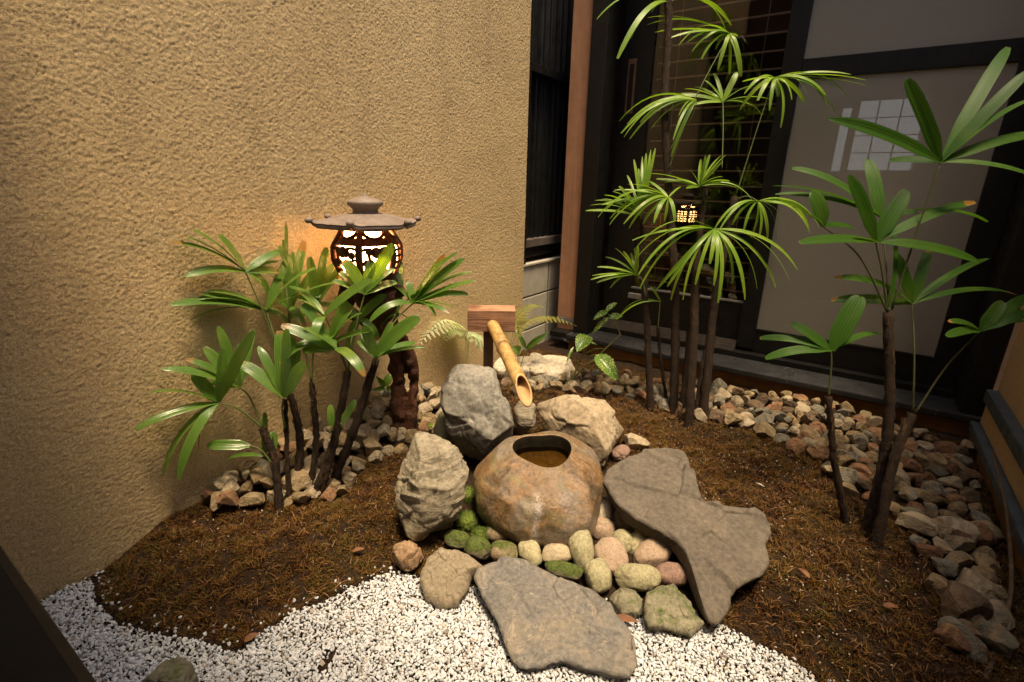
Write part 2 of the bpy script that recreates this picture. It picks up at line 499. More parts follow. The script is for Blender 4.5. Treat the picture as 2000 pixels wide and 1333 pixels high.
# ------------------------------------------------------------------ zones of the ground plan
def poly_px(pts, z):
    return np.array([onz(x, y, z)[:2] for x, y in pts])
def inside(P, poly):
    x, y = P[:, 0], P[:, 1]; r = np.zeros(len(P), bool); n = len(poly)
    for i in range(n):
        x0, y0 = poly[i]; x1, y1 = poly[(i + 1) % n]
        c = ((y0 > y) != (y1 > y)) & (x < (x1 - x0) * (y - y0) / (y1 - y0 + 1e-12) + x0)
        r ^= c
    return r
def pdist(P, poly):
    d = np.full(len(P), 1e9); n = len(poly)
    for i in range(n):
        a = poly[i]; b = poly[(i + 1) % n]; e = b - a
        t = np.clip(((P - a) @ e) / (e @ e + 1e-12), 0, 1)
        d = np.minimum(d, np.linalg.norm(P - a - t[:, None] * e, axis=1))
    return d
g_edge = [(60, 1182), (185, 1122), (202, 1175), (240, 1212), (330, 1236), (400, 1246), (470, 1264), (495, 1240), (560, 1202), (640, 1165),
          (700, 1136), (765, 1112), (830, 1125), (900, 1150), (960, 1120), (1060, 1130), (1160, 1180), (1250, 1190), (1330, 1215),
          (1400, 1212), (1440, 1230), (1500, 1266), (1560, 1298), (1610, 1338), (1660, 1380)]
gp = poly_px(g_edge, 0.0)
GRAVEL = np.vstack([[[-1.55, gp[0][1]]], gp, [[gp[-1][0] + .1, -.4], [-1.55, -.4]]])
RUB_L = poly_px([(366, 972), (400, 940), (520, 875), (640, 828), (740, 785), (800, 765), (870, 738), (905, 735), (885, 800), (850, 850),
                 (815, 872), (760, 888), (705, 915), (665, 975), (600, 985), (520, 990), (430, 1010)], .06)
RUB_R = poly_px([(985, 752), (1090, 742), (1200, 735), (1330, 765), (1470, 772), (1600, 802), (1750, 842), (1890, 890), (1925, 930), (1935, 1100), (1955, 1270),
                 (1850, 1262), (1832, 1160), (1800, 1080), (1740, 1005), (1650, 968), (1600, 908), (1540, 878), (1440, 838), (1390, 828),
                 (1290, 798), (1240, 778), (1170, 765), (1100, 768), (1010, 772)], .06)
PEB = poly_px([(880, 920), (930, 900), (1000, 860), (1100, 830), (1180, 900), (1220, 980), (1330, 1080), (1390, 1180), (1330, 1215), (1200, 1180), (960, 1120), (870, 1100), (880, 1000)], .03)
def tz_raw(P):
    P = np.asarray(P, float)[:, :2]
    d = pdist(P, GRAVEL); d[inside(P, GRAVEL)] = 0
    s = np.clip(d / .20, 0, 1); s = s * s * (3 - 2 * s)
    h = .062 * s
    dp = pdist(P, PEB); dp[inside(P, PEB)] = 0
    h *= .35 + .65 * np.clip(dp / .10, 0, 1)
    q = np.c_[P, np.zeros(len(P))]
    h += s * (.020 * fbm(q * 5, 3) + .009 * fbm(q * 24 + 5, 3))
    h += .045 * np.clip((-1.24 - P[:, 0]) / .2, 0, 1) * np.clip((P[:, 1] - .55) / .25, 0, 1) * np.clip((1.7 - P[:, 1]) / .3, 0, 1)
    return h - .004
def tz(x, y):
    return float(tz_raw([[x, y]])[0])

# ------------------------------------------------------------------ the setting
xs = np.arange(-1.62, .70, .012); ys = np.arange(-.6, 2.72, .012)
gx, gy = np.meshgrid(xs, ys); Pg = np.c_[gx.ravel(), gy.ravel()]
zg = tz_raw(Pg)
nx = len(xs); idx = np.arange(len(Pg)).reshape(gx.shape)
quads = np.stack([idx[:-1, :-1], idx[:-1, 1:], idx[1:, 1:], idx[1:, :-1]], -1).reshape(-1, 4)
tag(fast_mesh('garden_soil', np.c_[Pg, zg], quads, M['soil'], smooth=True), 'dark brown soil of the courtyard bed under moss and stones', 'soil', kind='structure')
tag(mesh_obj('ground', [(-40, -40, -.05), (40, -40, -.05), (40, 40, -.05), (-40, 40, -.05)], [[0, 1, 2, 3]], M['soil']), 'bare ground round the courtyard', 'ground', kind='structure')

# the tan wall
w = box('plaster_wall', (-1.64, -1.6, -.05), (-1.5, 2.315, 3.0), M['plaster'], bev=.008)
tag(w, 'tall tan wall of coarse pebbly plaster behind the lantern', 'wall')
rs_w = np.random.default_rng(77)
wy, wz = np.arange(.09, 2.3145, .0032), np.arange(-.02, 1.96, .0032)
WY, WZ = np.meshgrid(wy, wz); sh_ = WY.shape
hN = rs_w.normal(size=sh_)
hS = (hN + np.roll(hN, 1, 0) + np.roll(hN, 1, 1) + np.roll(hN, -1, 0) + np.roll(hN, -1, 1)) / 2.3
lump = perlin(np.c_[WY.ravel() * 85, WZ.ravel() * 130, np.zeros(WY.size)]).reshape(sh_)
trow = fbm(np.c_[WY.ravel() * 3, WZ.ravel() * 3, np.full(WY.size, 4.0)], 3).reshape(sh_)
hW = np.clip(.0001 * hS + .00046 * hN + .00035 * lump + .002 * trow, -.006, .009) + .0065
vW = np.c_[(-1.5 + hW).ravel() , (WY + rs_w.uniform(-.0010, .0010, sh_)).ravel(), (WZ + rs_w.uniform(-.0010, .0010, sh_)).ravel()]
iW = np.arange(WY.size).reshape(sh_)
fast_mesh('plaster_coat', vW, np.stack([iW[:-1, :-1], iW[:-1, 1:], iW[1:, 1:], iW[1:, :-1]], -1).reshape(-1, 4), M['plaster'], w, smooth=True)

# the block wall beyond it
bw = thing('block_wall', 'low wall of grey concrete blocks beyond the end of the plaster wall', 'wall', (-1.6, 2.9, 0))
o_ = np.array([-1.6, 2.9, 0])
box('mortar_core', (-1.66, 2.322, -.05), (-1.537, 4.0, .552), M['mortar'], bw, 0, o_)
yj = [2.325, 2.655, 3.05, 3.45, 3.85]
for k, (z0, z1) in enumerate([(-.04, .167), (.176, .367), (.376, .551)]):
    for a, b in zip(yj[:-1], yj[1:]):
        box('block', (-1.68, a + .008, z0), (-1.53, b - .008, z1), M['concrete'], bw, .004, o_)
box('coping', (-1.69, 2.323, .553), (-1.522, 4.0, .567), M['cap'], bw, .003, o_)

# black corrugated fence over the block wall
fo = np.array([-1.58, 2.9, .57])
fe = thing('corrugated_fence', 'black corrugated metal fence panel on the block wall', 'fence', fo)
box('fence_post', (-1.60, 2.322, .55), (-1.525, 2.385, 2.4), M['black_rail'], fe, .004, fo)
def corr(name, z0, z1, x):
    yy = np.arange(2.39, 4.0, .006); V = []; F = []
    pr = .011 * np.clip(np.sin((yy - 2.39) * 2 * math.pi / .062) * 2.2, -1, 1)
    for y, p in zip(yy, pr): V += [(x + p, y, z0), (x + p, y, z1), (x + p - .02, y, z0), (x + p - .02, y, z1)]
    for i in range(len(yy) - 1):
        a = 4 * i; F += [[a, a + 4, a + 5, a + 1], [a + 2, a + 3, a + 7, a + 6], [a + 1, a + 5, a + 7, a + 3], [a, a + 2, a + 6, a + 4]]
    return mesh_obj(name, np.array(V) - fo, F, M['black_rail'], fe, False)
corr('lower_sheet', .70, 1.55, -1.585)
corr('upper_sheet', 1.58, 2.4, -1.56)
box('rail', (-1.60, 2.387, 1.548), (-1.533, 4.0, 1.59), M['black_rail'], fe, .003, fo)
box('rail', (-1.60, 2.387, .655), (-1.54, 4.0, .70), M['track'], fe, .003, fo)
box('rail', (-1.60, 2.387, .60), (-1.55, 4.0, .652), M['black_rail'], fe, .003, fo)
box('coarse_panel', (-1.62, 2.387, .5675), (-1.59, 4.0, .60), M['soil'], fe, 0, fo)

# house on the far side: sill, posts, doors, wall over them
so = np.array([-.4, 2.6, 0])
sl = thing('door_sill', 'long black wooden door sill on a brown board', 'sill', so)
box('sill_board', (-1.33, 2.54, .128), (.53, 2.735, .158), M['black_sill'], sl, .006, so)
box('riser_board', (-1.325, 2.575, -.04), (.60, 2.62, .127), M['riser'], sl, .002, so)
box('sill_end', (-1.44, 2.545, .128), (-1.331, 2.70, .162), M['black'], sl, .004, so)
box('inner_step', (-1.33, 2.736, .10), (.53, 2.80, .185), M['black'], sl, .003, so)
for k in range(4):
    box('track', (-1.21, 2.741 + .016 * k, .186), (-.44, 2.7435 + .016 * k, .196 + .012 * k), M['track'], sl, .001, so)
po = np.array([-1.37, 2.66, 0])
pt = thing('wooden_post', 'reddish brown square wooden post at the corner of the house', 'post', po)
box('shaft', (-1.435, 2.62, .235), (-1.318, 2.72, 2.35), M['post_brown'], pt, .003, po)
box('foot_band', (-1.438, 2.617, .20), (-1.315, 2.723, .234), M['steel'], pt, .002, po)
box('foot', (-1.433, 2.622, .163), (-1.320, 2.718, .199), M['post_brown'], pt, .002, po)
tag(box('corner_post', (-1.3145, 2.60, .1585), (-1.225, 2.74, 2.35), M['black'], None, .004), 'black door post beside the brown wooden post', 'post')
tag(box('door_jamb', (.462, 2.56, .1585), (.535, 2.80, 2.35), M['black'], None, .004), 'black door jamb by the ledged brown wall', 'post')
do = np.array([-.8, 2.80, .2])
gd = thing('sliding_glass_door', 'black sliding glass door with bronze finger pull', 'door', do)
Y0, Y1 = 2.803, 2.835
box('stile', (-1.2245, Y0, .20), (-1.055, Y1, 2.25), M['black'], gd, .003, do)
box('stile', (-.4375, Y0 - .022, .20), (-.3565, Y1, 2.25), M['black'], gd, .003, do)
box('bottom_rail', (-1.0548, Y0, .20), (-.438, Y1, .43), M['black'], gd, .003, do)
box('glazing_bead', (-1.0548, Y0 - .004, .431), (-.438, Y0 + .012, .441), M['steel'], gd, .001, do)
box('glass_pane', (-1.0545, Y0 + .014, .442), (-.4382, Y0 + .018, 2.25), M['glass'], gd, 0, do)
ph = box('finger_pull', (-1.185, Y0 - .004, 1.375), (-1.14, Y0 + .001, 1.64), M['copper'], gd, .001, do)
box('recess', (-1.175, Y0 - .006, 1.392), (-1.15, Y0 - .0042, 1.615), M['black_rail'], ph, 0, do)
box('catch', (-1.06, Y0 - .028, .375), (-.985, Y0 - .001, .405), M['steel'], gd, .003, do)
co = np.array([0, 2.79, .2])
sd_ = thing('screen_door', 'black framed screen door with grey mesh panels', 'door', co)
S0, S1 = 2.784, 2.802
box('stile', (.367, S0, .18), (.461, S1, 2.25), M['black'], sd_, .003, co)
box('bottom_rail', (-.3562, S0, .186), (.3668, S1, .302), M['black'], sd_, .003, co)
box('middle_rail', (-.3562, S0, 1.474), (.3668, S1, 1.556), M['black'], sd_, .003, co)
box('glazing_bead', (-.3562, S0 - .003, .303), (.3668, S0 + .004, .311), M['black_rail'], sd_, .001, co)
box('mesh_panel', (-.356, S0 + .010, .312), (.3665, S0 + .012, 1.4735), M['screen'], sd_, 0, co)
box('mesh_panel', (-.356, S0 + .010, 1.557), (.3665, S0 + .012, 2.25), M['screen'], sd_, 0, co)
box('glass_pane', (-.356, S0 + .030, .20), (.3665, S0 + .034, 2.25), M['glass'], sd_, 0, co)
hw = thing('house_wall', 'dark wooden house wall above the doors', 'wall', (-.4, 2.8, 2.3))
ho = np.array([-.4, 2.8, 2.3])
box('lintel', (-1.44, 2.60, 2.252), (.62, 2.9, 2.36), M['black'], hw, .004, ho)
box('upper_wall', (-1.44, 2.70, 2.361), (.62, 2.86, 2.62), M['interior'], hw, .004, ho)
# room behind the doors
for nm, lo, hi, mt in [('interior_floor', (-1.30, 2.85, .10), (.62, 5.0, .19), 'interior'), ('interior_back_wall', (-1.42, 5.0, 0), (.62, 5.06, 2.6), 'interior_dark'),
                       ('interior_side_wall', (-1.43, 2.86, 0), (-1.36, 5.0, 2.6), 'interior_dark'), ('interior_side_wall', (.60, 2.86, 0), (.66, 5.0, 2.6), 'interior_dark'),
                       ('interior_ceiling', (-1.43, 2.87, 2.52), (.66, 5.06, 2.58), 'interior_dark')]:
    tag(box(nm, lo, hi, M[mt], None, 0), None, None, kind='structure')
bo = np.array([-.74, 2.87, 2.2])
bl = thing('blind', 'brown slatted blind hanging behind the glass door', 'blind', bo)
zs = .475
while zs < 2.2:
    box('slat', (-1.05, 2.862, zs), (-.445, 2.876, zs + .007), M['slat'], bl, 0, bo); zs += .076
for xx in (-.95, -.545):
    box('cord', (xx, 2.877, .47), (xx + .003, 2.879, 2.2), M['slat'], bl, 0, bo)
ho2 = np.array([0, 4.2, 1.3])
sj = thing('shoji_reflection', 'glowing shoji panel added in the room for the window reflected in the glass', 'window', ho2)  # built inside the room in place of a window reflection in the glass
box('paper', (-.165, 4.205, 1.13), (.19, 4.21, 1.56), M['shoji'], sj, 0, ho2)
for xx in (-.165, -.06, .06, .18): box('bar', (xx, 4.19, 1.13), (xx + .008, 4.2045, 1.56), M['interior_dark'], sj, 0, ho2)
for zz in (1.13, 1.24, 1.345, 1.45, 1.555): box('bar', (-.165, 4.188, zz), (.19, 4.1895, zz + .006), M['interior_dark'], sj, 0, ho2)
box('side_paper', (-.25, 4.205, 1.13), (-.20, 4.21, 1.52), M['shoji'], sj, 0, ho2)
tag(box('floor_strip', (-.5, 3.35, .40), (.55, 3.38, .412), M['riser'], None, .002), 'thin brown wooden rail low behind the screen door', 'rail')

# right wall with two ledges
ro = np.array([.6, 1.2, 0])
rw = thing('ledge_wall', 'brown plaster wall with two dark ledges at the right edge', 'wall', ro)
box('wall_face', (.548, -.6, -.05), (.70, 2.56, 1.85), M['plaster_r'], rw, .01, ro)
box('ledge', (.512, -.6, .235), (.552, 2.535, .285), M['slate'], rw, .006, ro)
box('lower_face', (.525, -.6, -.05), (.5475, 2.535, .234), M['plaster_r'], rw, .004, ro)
box('ledge', (.492, -.6, .115), (.5245, 2.52, .15), M['slate'], rw, .006, ro)
box('plinth', (.506, -.6, -.05), (.5243, 2.52, .114), M['riser'], rw, .004, ro)

# veranda of the house the photograph is taken from
vo_ = np.array([-.5, -.1, .45])
vb = thing('veranda_edge', 'worn black veranda beam in the lower left corner', 'beam', vo_)
box('beam', (-1.495, -.12, .34), (.49, .088, .50), M['black_rail'], vb, .012, vo_)
box('deck', (-1.495, -1.2, .36), (.49, -.121, .495), M['interior'], vb, .004, vo_)
box('end_post', (-1.495, .02, .5005), (-1.405, .082, .56), M['black'], vb, .004, vo_)
vr = thing('added_shade_roof', 'unseen dark wooden roof added overhead to shade the plaster wall', 'roof', (-.5, -.5, 2.3))  # added out of view to darken the left part of the plaster wall
box('boarding', (-1.495, -1.205, 2.30), (.49, .20, 2.34), M['interior_dark'], vr, .004, np.array([-.5, -.5, 2.3]))
rh = thing('near_house_wall', 'dark wooden house wall behind the veranda', 'wall', (-.5, -1.3, 0))
box('boarding', (-1.7, -1.30, 0), (.8, -1.21, 3.4), M['interior_dark'], rh, .004, np.array([-.5, -1.3, 0]))

# ------------------------------------------------------------------ rocks
def ico(sub):
    bm = bmesh.new(); bmesh.ops.create_icosphere(bm, subdivisions=sub, radius=1)
    V = np.array([v.co[:] for v in bm.verts]); F = np.array([[v.index for v in f.verts] for f in bm.faces]); bm.free()
    return V, F
ICO = {k: ico(k) for k in (1, 2, 3, 4, 5, 6)}
def rock(name, px, plane, T, mat, label, cat='rock', sub=5, amp=.03, freq=7, facets=6, p=.72, q=.8, strata=0.0, sdir=(0, 0, 1), seed=0,
         group=None, fine=.0012, back=None, up_bias=0.0, zoom=None, center=None, shard=1.0, soft=1, ncrack=5, crisp=1.0):
    """closed outline laid on a plane of the place, swelled to thickness T on both sides, chipped and roughened"""
    p0, n = np.asarray(plane[0], float), np.asarray(plane[1], float); n = n / np.linalg.norm(n)
    pts = []
    for x, y in px:
        if zoom: x, y = zoom[0] + zoom[2] * x, zoom[1] + zoom[2] * y
        d = ray(x, y); pts.append(CAM + d * (n.dot(p0 - CAM) / n.dot(d)))
    pts = np.array(pts)
    ref = np.array([0, 0, 1.0]) if abs(n[2]) < .8 else np.array([0, 1.0, 0])
    v = ref - n * n.dot(ref); v /= np.linalg.norm(v); u = np.cross(v, n)
    P2 = np.c_[(pts - p0) @ u, (pts - p0) @ v]
    if center is not None:
        x, y = center
        if zoom: x, y = zoom[0] + zoom[2] * x, zoom[1] + zoom[2] * y
        d = ray(x, y); c3 = CAM + d * (n.dot(p0 - CAM) / n.dot(d)); c = np.array([(c3 - p0) @ u, (c3 - p0) @ v])
    else:
        c = .5 * (P2.min(0) + P2.max(0)) * .5 + P2.mean(0) * .5
    Q = P2 - c
    # dense boundary -> radius by angle
    B = np.vstack([np.linspace(Q[i], Q[(i + 1) % len(Q)], 24, endpoint=False) for i in range(len(Q))])
    th = np.arctan2(B[:, 1], B[:, 0]); rr = np.hypot(B[:, 0], B[:, 1])
    bins = np.linspace(-math.pi, math.pi, 181); rad = np.zeros(180)
    for i in range(180):
        s = (th >= bins[i]) & (th < bins[i + 1])
        rad[i] = rr[s].max() if s.any() else np.nan
    bad = np.isnan(rad); ctr = .5 * (bins[:-1] + bins[1:])
    rad[bad] = np.interp(ctr[bad], ctr[~bad], rad[~bad], period=2 * math.pi)
    k = np.array([.25, .5, .25])
    for _ in range(soft): rad = np.convolve(np.r_[rad[-1], rad, rad[0]], k, 'valid')
    V, F = ICO[sub]
    t = np.arctan2(V[:, 1], V[:, 0]); Rt = np.interp(t, ctr, rad, period=2 * math.pi)
    cosp = np.sqrt(np.clip(1 - V[:, 2] ** 2, 0, 1)); sinp = V[:, 2]
    rho = cosp ** p; h = np.sign(sinp) * np.abs(sinp) ** q
    Tb = back if back is not None else T
    L = np.c_[Rt * rho * np.cos(t), Rt * rho * np.sin(t), h * np.where(h > 0, T, Tb)]
    rs = np.random.default_rng(100 + seed)
    size = np.array([rad.mean(), rad.mean(), T])
    for _ in range(facets):
        d = rs.normal(size=3) * np.array([1, 1, 1.2]); d[2] = abs(d[2]) if rs.random() < .8 else d[2]; d /= np.linalg.norm(d)
        s = L @ d; lim = s.max() * rs.uniform(.72, .92)
        L -= np.clip(s - lim, 0, None)[:, None] * d * crisp
    Wd = p0 + u * c[0] + v * c[1] + L[:, :1] * u + L[:, 1:2] * v + L[:, 2:] * n
    cen = Wd.mean(0); out = Wd - cen; out /= np.linalg.norm(out, axis=1)[:, None] + 1e-9
    qv = Wd * freq + seed * 3.7
    D = amp * .5 * fbm(qv, 5, .5) + amp * .22 * (ridged(qv * 1.6 + 4, 5) - .6)
    for K_, ka, ks in ((14, .30, .16), (46, .08, .07)):              # broken faces: every shard has its own plane
        sd_r = np.random.default_rng(700 + seed + K_); S_ = Wd[sd_r.integers(0, len(Wd), K_)]
        wp = Wd + .008 * np.stack([fbm(Wd * 9 + 1, 2), fbm(Wd * 9 + 33, 2), fbm(Wd * 9 + 66, 2)], 1)
        ni = np.argmin(((wp[:, None, :] - S_[None]) ** 2).sum(2), axis=1)
        G_ = sd_r.normal(size=(K_, 3)); G_ /= np.linalg.norm(G_, axis=1)[:, None]
        D += shard * (amp * ka * sd_r.uniform(-.5, .5, K_)[ni] + ks * (G_[ni] * (wp - S_[ni])).sum(1) * min(1, amp / .02))
    cr = np.abs(perlin(qv * .8 + 40) + .35 * perlin(qv * 2.3 + 11))
    D -= amp * .35 * np.clip(1 - cr / .05, 0, 1)                     # a few open cracks
    for _ in range(ncrack):                                            # long thin joints running through the stone
        d = rs.normal(size=3) * np.array([.6, .6, 1.0]); d /= np.linalg.norm(d)
        e = np.abs((Wd - Wd[rs.integers(len(Wd))]) @ d + .012 * fbm(Wd * 14 + 7 * _, 3))
        D -= .0055 * np.clip(1 - e / .0032, 0, 1) * np.clip(.3 + 2.2 * perlin(Wd * 9 + 13 * _), 0, 1)
    if strata:
        sd = np.asarray(sdir, float); sd /= np.linalg.norm(sd)
        lay = (Wd @ sd) * 22 + 2.2 * fbm(Wd * 5 + seed, 3)
        saw = lay - np.floor(lay)
        D += strata * (saw ** 3 - .25) * np.clip(.25 + 1.6 * fbm(Wd * 9 + 50, 2), 0, 1)
    if fine: D += fine * fbm(Wd * 60 + seed, 3)
    Wd = Wd + out * D[:, None]
    base = np.array([cen[0], cen[1], Wd[:, 2].min()])
    o = fast_mesh(name, Wd - base, F, mat, smooth=True)
    o.location = base
    return tag(o, label, cat, group)
def slab(name, px, plane, mat, label, zoom, center, seed=0, thick=.05, edge=.010, relief=.004, ridge=None, cat='rock', under=.14, slope=.05):
    """flat stone: split top face with crisp chipped rim, broken sides"""
    p0, n = np.asarray(plane[0], float), np.asarray(plane[1], float); n = n / np.linalg.norm(n)
    def hit(x, y):
        x, y = zoom[0] + zoom[2] * x, zoom[1] + zoom[2] * y
        d = ray(x, y); return CAM + d * (n.dot(p0 - CAM) / n.dot(d))
    ref = np.array([0, 1.0, 0]); v = ref - n * n.dot(ref); v /= np.linalg.norm(v); u = np.cross(v, n)
    to2 = lambda P: np.array([(P - p0) @ u, (P - p0) @ v])
    Q = np.array([to2(hit(*q)) for q in px]); c = to2(hit(*center)); Q = Q - c
    B = np.vstack([np.linspace(Q[i], Q[(i + 1) % len(Q)], 40, endpoint=False) for i in range(len(Q))])
    nA = 300; th = np.arctan2(B[:, 1], B[:, 0]); rr = np.hypot(B[:, 0], B[:, 1]); o = np.argsort(th)
    ang = np.linspace(-math.pi, math.pi, nA, endpoint=False)
    rad = np.interp(ang, th[o], rr[o], period=2 * math.pi)
    rad = np.convolve(np.r_[rad[-1], rad, rad[0]], [.25, .5, .25], 'valid')
    ca, sa = np.cos(ang), np.sin(ang)
    rad = rad + .005 * fbm(np.c_[ca * rad * 30, sa * rad * 30, np.full(nA, seed)], 4)
    rs = np.random.default_rng(900 + seed); K_ = 26
    S_ = rs.uniform(Q.min(0), Q.max(0), size=(K_, 2)); G_ = rs.normal(size=(K_, 2)) * slope; O_ = rs.uniform(-1, 1, K_) * relief
    def top(X, Y):
        wx = X + .012 * fbm(np.c_[X * 12, Y * 12, np.full(len(X), 1.0)], 3); wy_ = Y + .012 * fbm(np.c_[X * 12, Y * 12, np.full(len(X), 9.0)], 3)
        i = np.argmin((wx[:, None] - S_[:, 0]) ** 2 + (wy_[:, None] - S_[:, 1]) ** 2, 1)
        h = O_[i] + G_[i, 0] * (X - S_[i, 0]) + G_[i, 1] * (Y - S_[i, 1])
        q = np.c_[X, Y, np.full(len(X), seed * 1.3)]
        h = h + .007 * fbm(q * 7, 3) + .0016 * fbm(q * 60, 4)
        for k in range(6):
            d = rs2.normal(size=2); d /= np.linalg.norm(d); e = np.abs((np.c_[X, Y] - S_[k]) @ d + .014 * fbm(q * 13 + k * 5, 3))
            h -= .004 * np.clip(1 - e / .0028, 0, 1) * np.clip(.2 + 2 * perlin(q * 8 + k), 0, 1)
        if ridge is not None:
            a_, b_ = [to2(hit(*r_)) - c for r_ in ridge[:2]]; e = b_ - a_; nn = np.array([-e[1], e[0]]) / np.linalg.norm(e); nn = nn if nn[1] > 0 else -nn
            sdn_ = (np.c_[X, Y] - a_) @ nn + .012 * fbm(q * 11, 3); h = h - ridge[2] * np.clip(sdn_, 0, None) + .009 * np.clip(sdn_ / .006, 0, 1)
        return h
    V = []; fr = np.r_[np.linspace(.0, .9, 60)[1:], np.linspace(.9, 1.0, 22)[1:]]
    for f in fr:
        rs2 = np.random.default_rng(seed)
        X, Y = rad * f * ca, rad * f * sa; h = top(X, Y)
        din = rad * (1 - f); ew = edge * (1 + .8 * perlin(np.c_[ca * 5, sa * 5, np.full(nA, seed + .5)]))
        x_ = np.clip(1 - din / ew, 0, 1); h = h - ew * .8 * (1 - np.sqrt(1 - np.clip(x_, 0, .999) ** 2))
        V.append(np.c_[X, Y, h])
    eh = V[-1][:, 2]
    for k in range(1, 18):
        g = k / 17; lay = g * 5 + .8 * fbm(np.c_[ca * 3, sa * 3, np.full(nA, 2.0)], 3); st_ = (lay - np.floor(lay)) ** 2
        r_ = rad * (1 - under * g) - .006 * st_ + .005 * fbm(np.c_[ca * rad * 35, sa * rad * 35, np.full(nA, g * 3)], 3)
        V.append(np.c_[r_ * ca, r_ * sa, eh * (1 - g) - thick * g])
    n_r = len(V); V = np.vstack(V)
    V = np.vstack([V, [[0, 0, float(top(np.zeros(1), np.zeros(1))[0]) if False else V[:nA, 2].mean()]], [[0, 0, -thick]]])
    i = np.arange(n_r * nA).reshape(n_r, nA); j = np.roll(i, -1, 1)
    F = np.stack([i[:-1], i[1:], j[1:], j[:-1]], -1).reshape(-1, 4)
    tri = [[n_r * nA, int(i[0, k]), int(j[0, k])] for k in range(nA)] + [[n_r * nA + 1, int(j[-1, k]), int(i[-1, k])] for k in range(nA)]
    Wd = p0 + (V[:, :1] + c[0]) * u + (V[:, 1:2] + c[1]) * v + V[:, 2:] * n
    base = np.array([Wd[:, 0].mean(), Wd[:, 1].mean(), Wd[:, 2].min()])
    o = mesh_obj(name, Wd - base, F.tolist() + tri, mat); o.location = base
    return tag(o, label, cat)
def upright(px, py, z, lean=0.0):
    b = onz(px, py, z); n = -b + CAM; n[2] = 0; n /= np.linalg.norm(n); n[2] = lean
    return b, n
def tilt3(a, b, c):
    A, B, C_ = [onz(*q) for q in (a, b, c)]
    n = np.cross(B - A, C_ - A); n /= np.linalg.norm(n)
    return A, n if n[2] > 0 else -n
Z2 = (740, 560, .405); Z3 = (740, 980, .41); ZF = (1140, 840, .3)

RM = dict(
    grey=rock_mat('rock_grey', ((.10, .094, .080), (.20, .186, .155), (.31, .288, .235)), 8, vein=(.42, .40, .35), seed=1, bumpk=.7),
    layered=rock_mat('rock_layered', ((.12, .095, .06), (.23, .19, .125), (.33, .285, .20)), 9, seed=2, bumpk=.8, strata=(4, 4, 34)),
    tan=rock_mat('rock_tan', ((.18, .12, .065), (.30, .225, .135), (.39, .31, .20)), 7, seed=3, bumpk=.6),
    cream=rock_mat('rock_cream', ((.36, .29, .19), (.50, .43, .31), (.56, .49, .38)), 7, seed=4, bumpk=.5),
    slab=rock_mat('rock_slab', ((.04, .034, .027), (.09, .075, .057), (.15, .122, .09)), 9, seed=5, bumpk=.55),
    dark=rock_mat('rock_dark', ((.055, .06, .066), (.12, .122, .126), (.235, .20, .15)), 9, rough=.6, vein=(.45, .37, .26), seed=6, bumpk=.75),
    brown=rock_mat('rock_brown', ((.11, .085, .055), (.20, .16, .10), (.28, .225, .15)), 12, seed=7),
    olive=rock_mat('rock_olive', ((.085, .08, .05), (.16, .15, .09), (.24, .215, .14)), 12, seed=8, moss=.08),
    orange=rock_mat('rock_orange', ((.17, .09, .04), (.29, .17, .085), (.36, .24, .14)), 13, seed=9),
    moss=rock_mat('stone_mossy', ((.10, .085, .05), (.17, .145, .085), (.22, .19, .12)), 16, seed=10, moss=.72),
    halfmoss=rock_mat('stone_half_mossy', ((.14, .10, .055), (.24, .175, .10), (.30, .22, .13)), 16, seed=11, moss=.32),
    p_tan=rock_mat('pebble_tan', ((.24, .18, .10), (.34, .27, .165), (.42, .345, .22)), 18, seed=12, bumpk=.35, rough=.7),
    p_yel=rock_mat('pebble_yellow', ((.22, .185, .085), (.33, .285, .15), (.40, .36, .21)), 18, seed=13, bumpk=.35, rough=.7),
    p_pink=rock_mat('pebble_pink', ((.22, .145, .09), (.33, .23, .15), (.42, .31, .215)), 24, seed=14, bumpk=.4, rough=.75),
    p_pale=rock_mat('pebble_pale', ((.36, .29, .19), (.48, .40, .27), (.55, .47, .34)), 18, seed=15, bumpk=.3, rough=.65),
    p_red=rock_mat('pebble_red', ((.13, .07, .05), (.22, .13, .095), (.30, .19, .14)), 18, seed=16, bumpk=.35),
    p_olive=rock_mat('pebble_olive', ((.18, .155, .075), (.28, .25, .135), (.36, .325, .19)), 18, seed=17, bumpk=.3),
)
rock('standing_rock', [(470, 342), (545, 370), (590, 440), (625, 560), (655, 680), (650, 750), (590, 860), (520, 930), (440, 930), (400, 860), (365, 740), (325, 640), (298, 560), (310, 480), (365, 400), (415, 355)],
     upright(930, 925, .03, .25), .105, RM['grey'], 'tall blue-grey rock standing behind the stone basin', sub=6, amp=.015, freq=6, facets=24, zoom=Z2, seed=21, strata=.0, ncrack=12, sdir=(.5, .3, .6))
rock('layered_rock', [(190, 702), (270, 715), (340, 760), (385, 800), (402, 860), (415, 920), (400, 1010), (370, 1100), (335, 1190), (270, 1250), (195, 1250), (140, 1200), (110, 1120), (85, 1020), (80, 940), (95, 860), (115, 790), (140, 730)],
     upright(840, 1055, .02, .22), .09, RM['layered'], 'upright tan-grey rock with horizontal layers, left of the stone basin', sub=6, amp=.013, freq=8, facets=22, ncrack=12, zoom=Z2, seed=2, strata=.018, sdir=(.15, .1, 1))
rock('propped_rock', [(645, 590), (680, 550), (745, 550), (765, 600), (755, 660), (700, 725), (660, 720), (648, 650)], upright(1022, 850, .06, .3), .05, RM['layered'],
     'small grey rock under the mouth of the bamboo spout', sub=5, amp=.007, facets=20, zoom=Z2, seed=3)
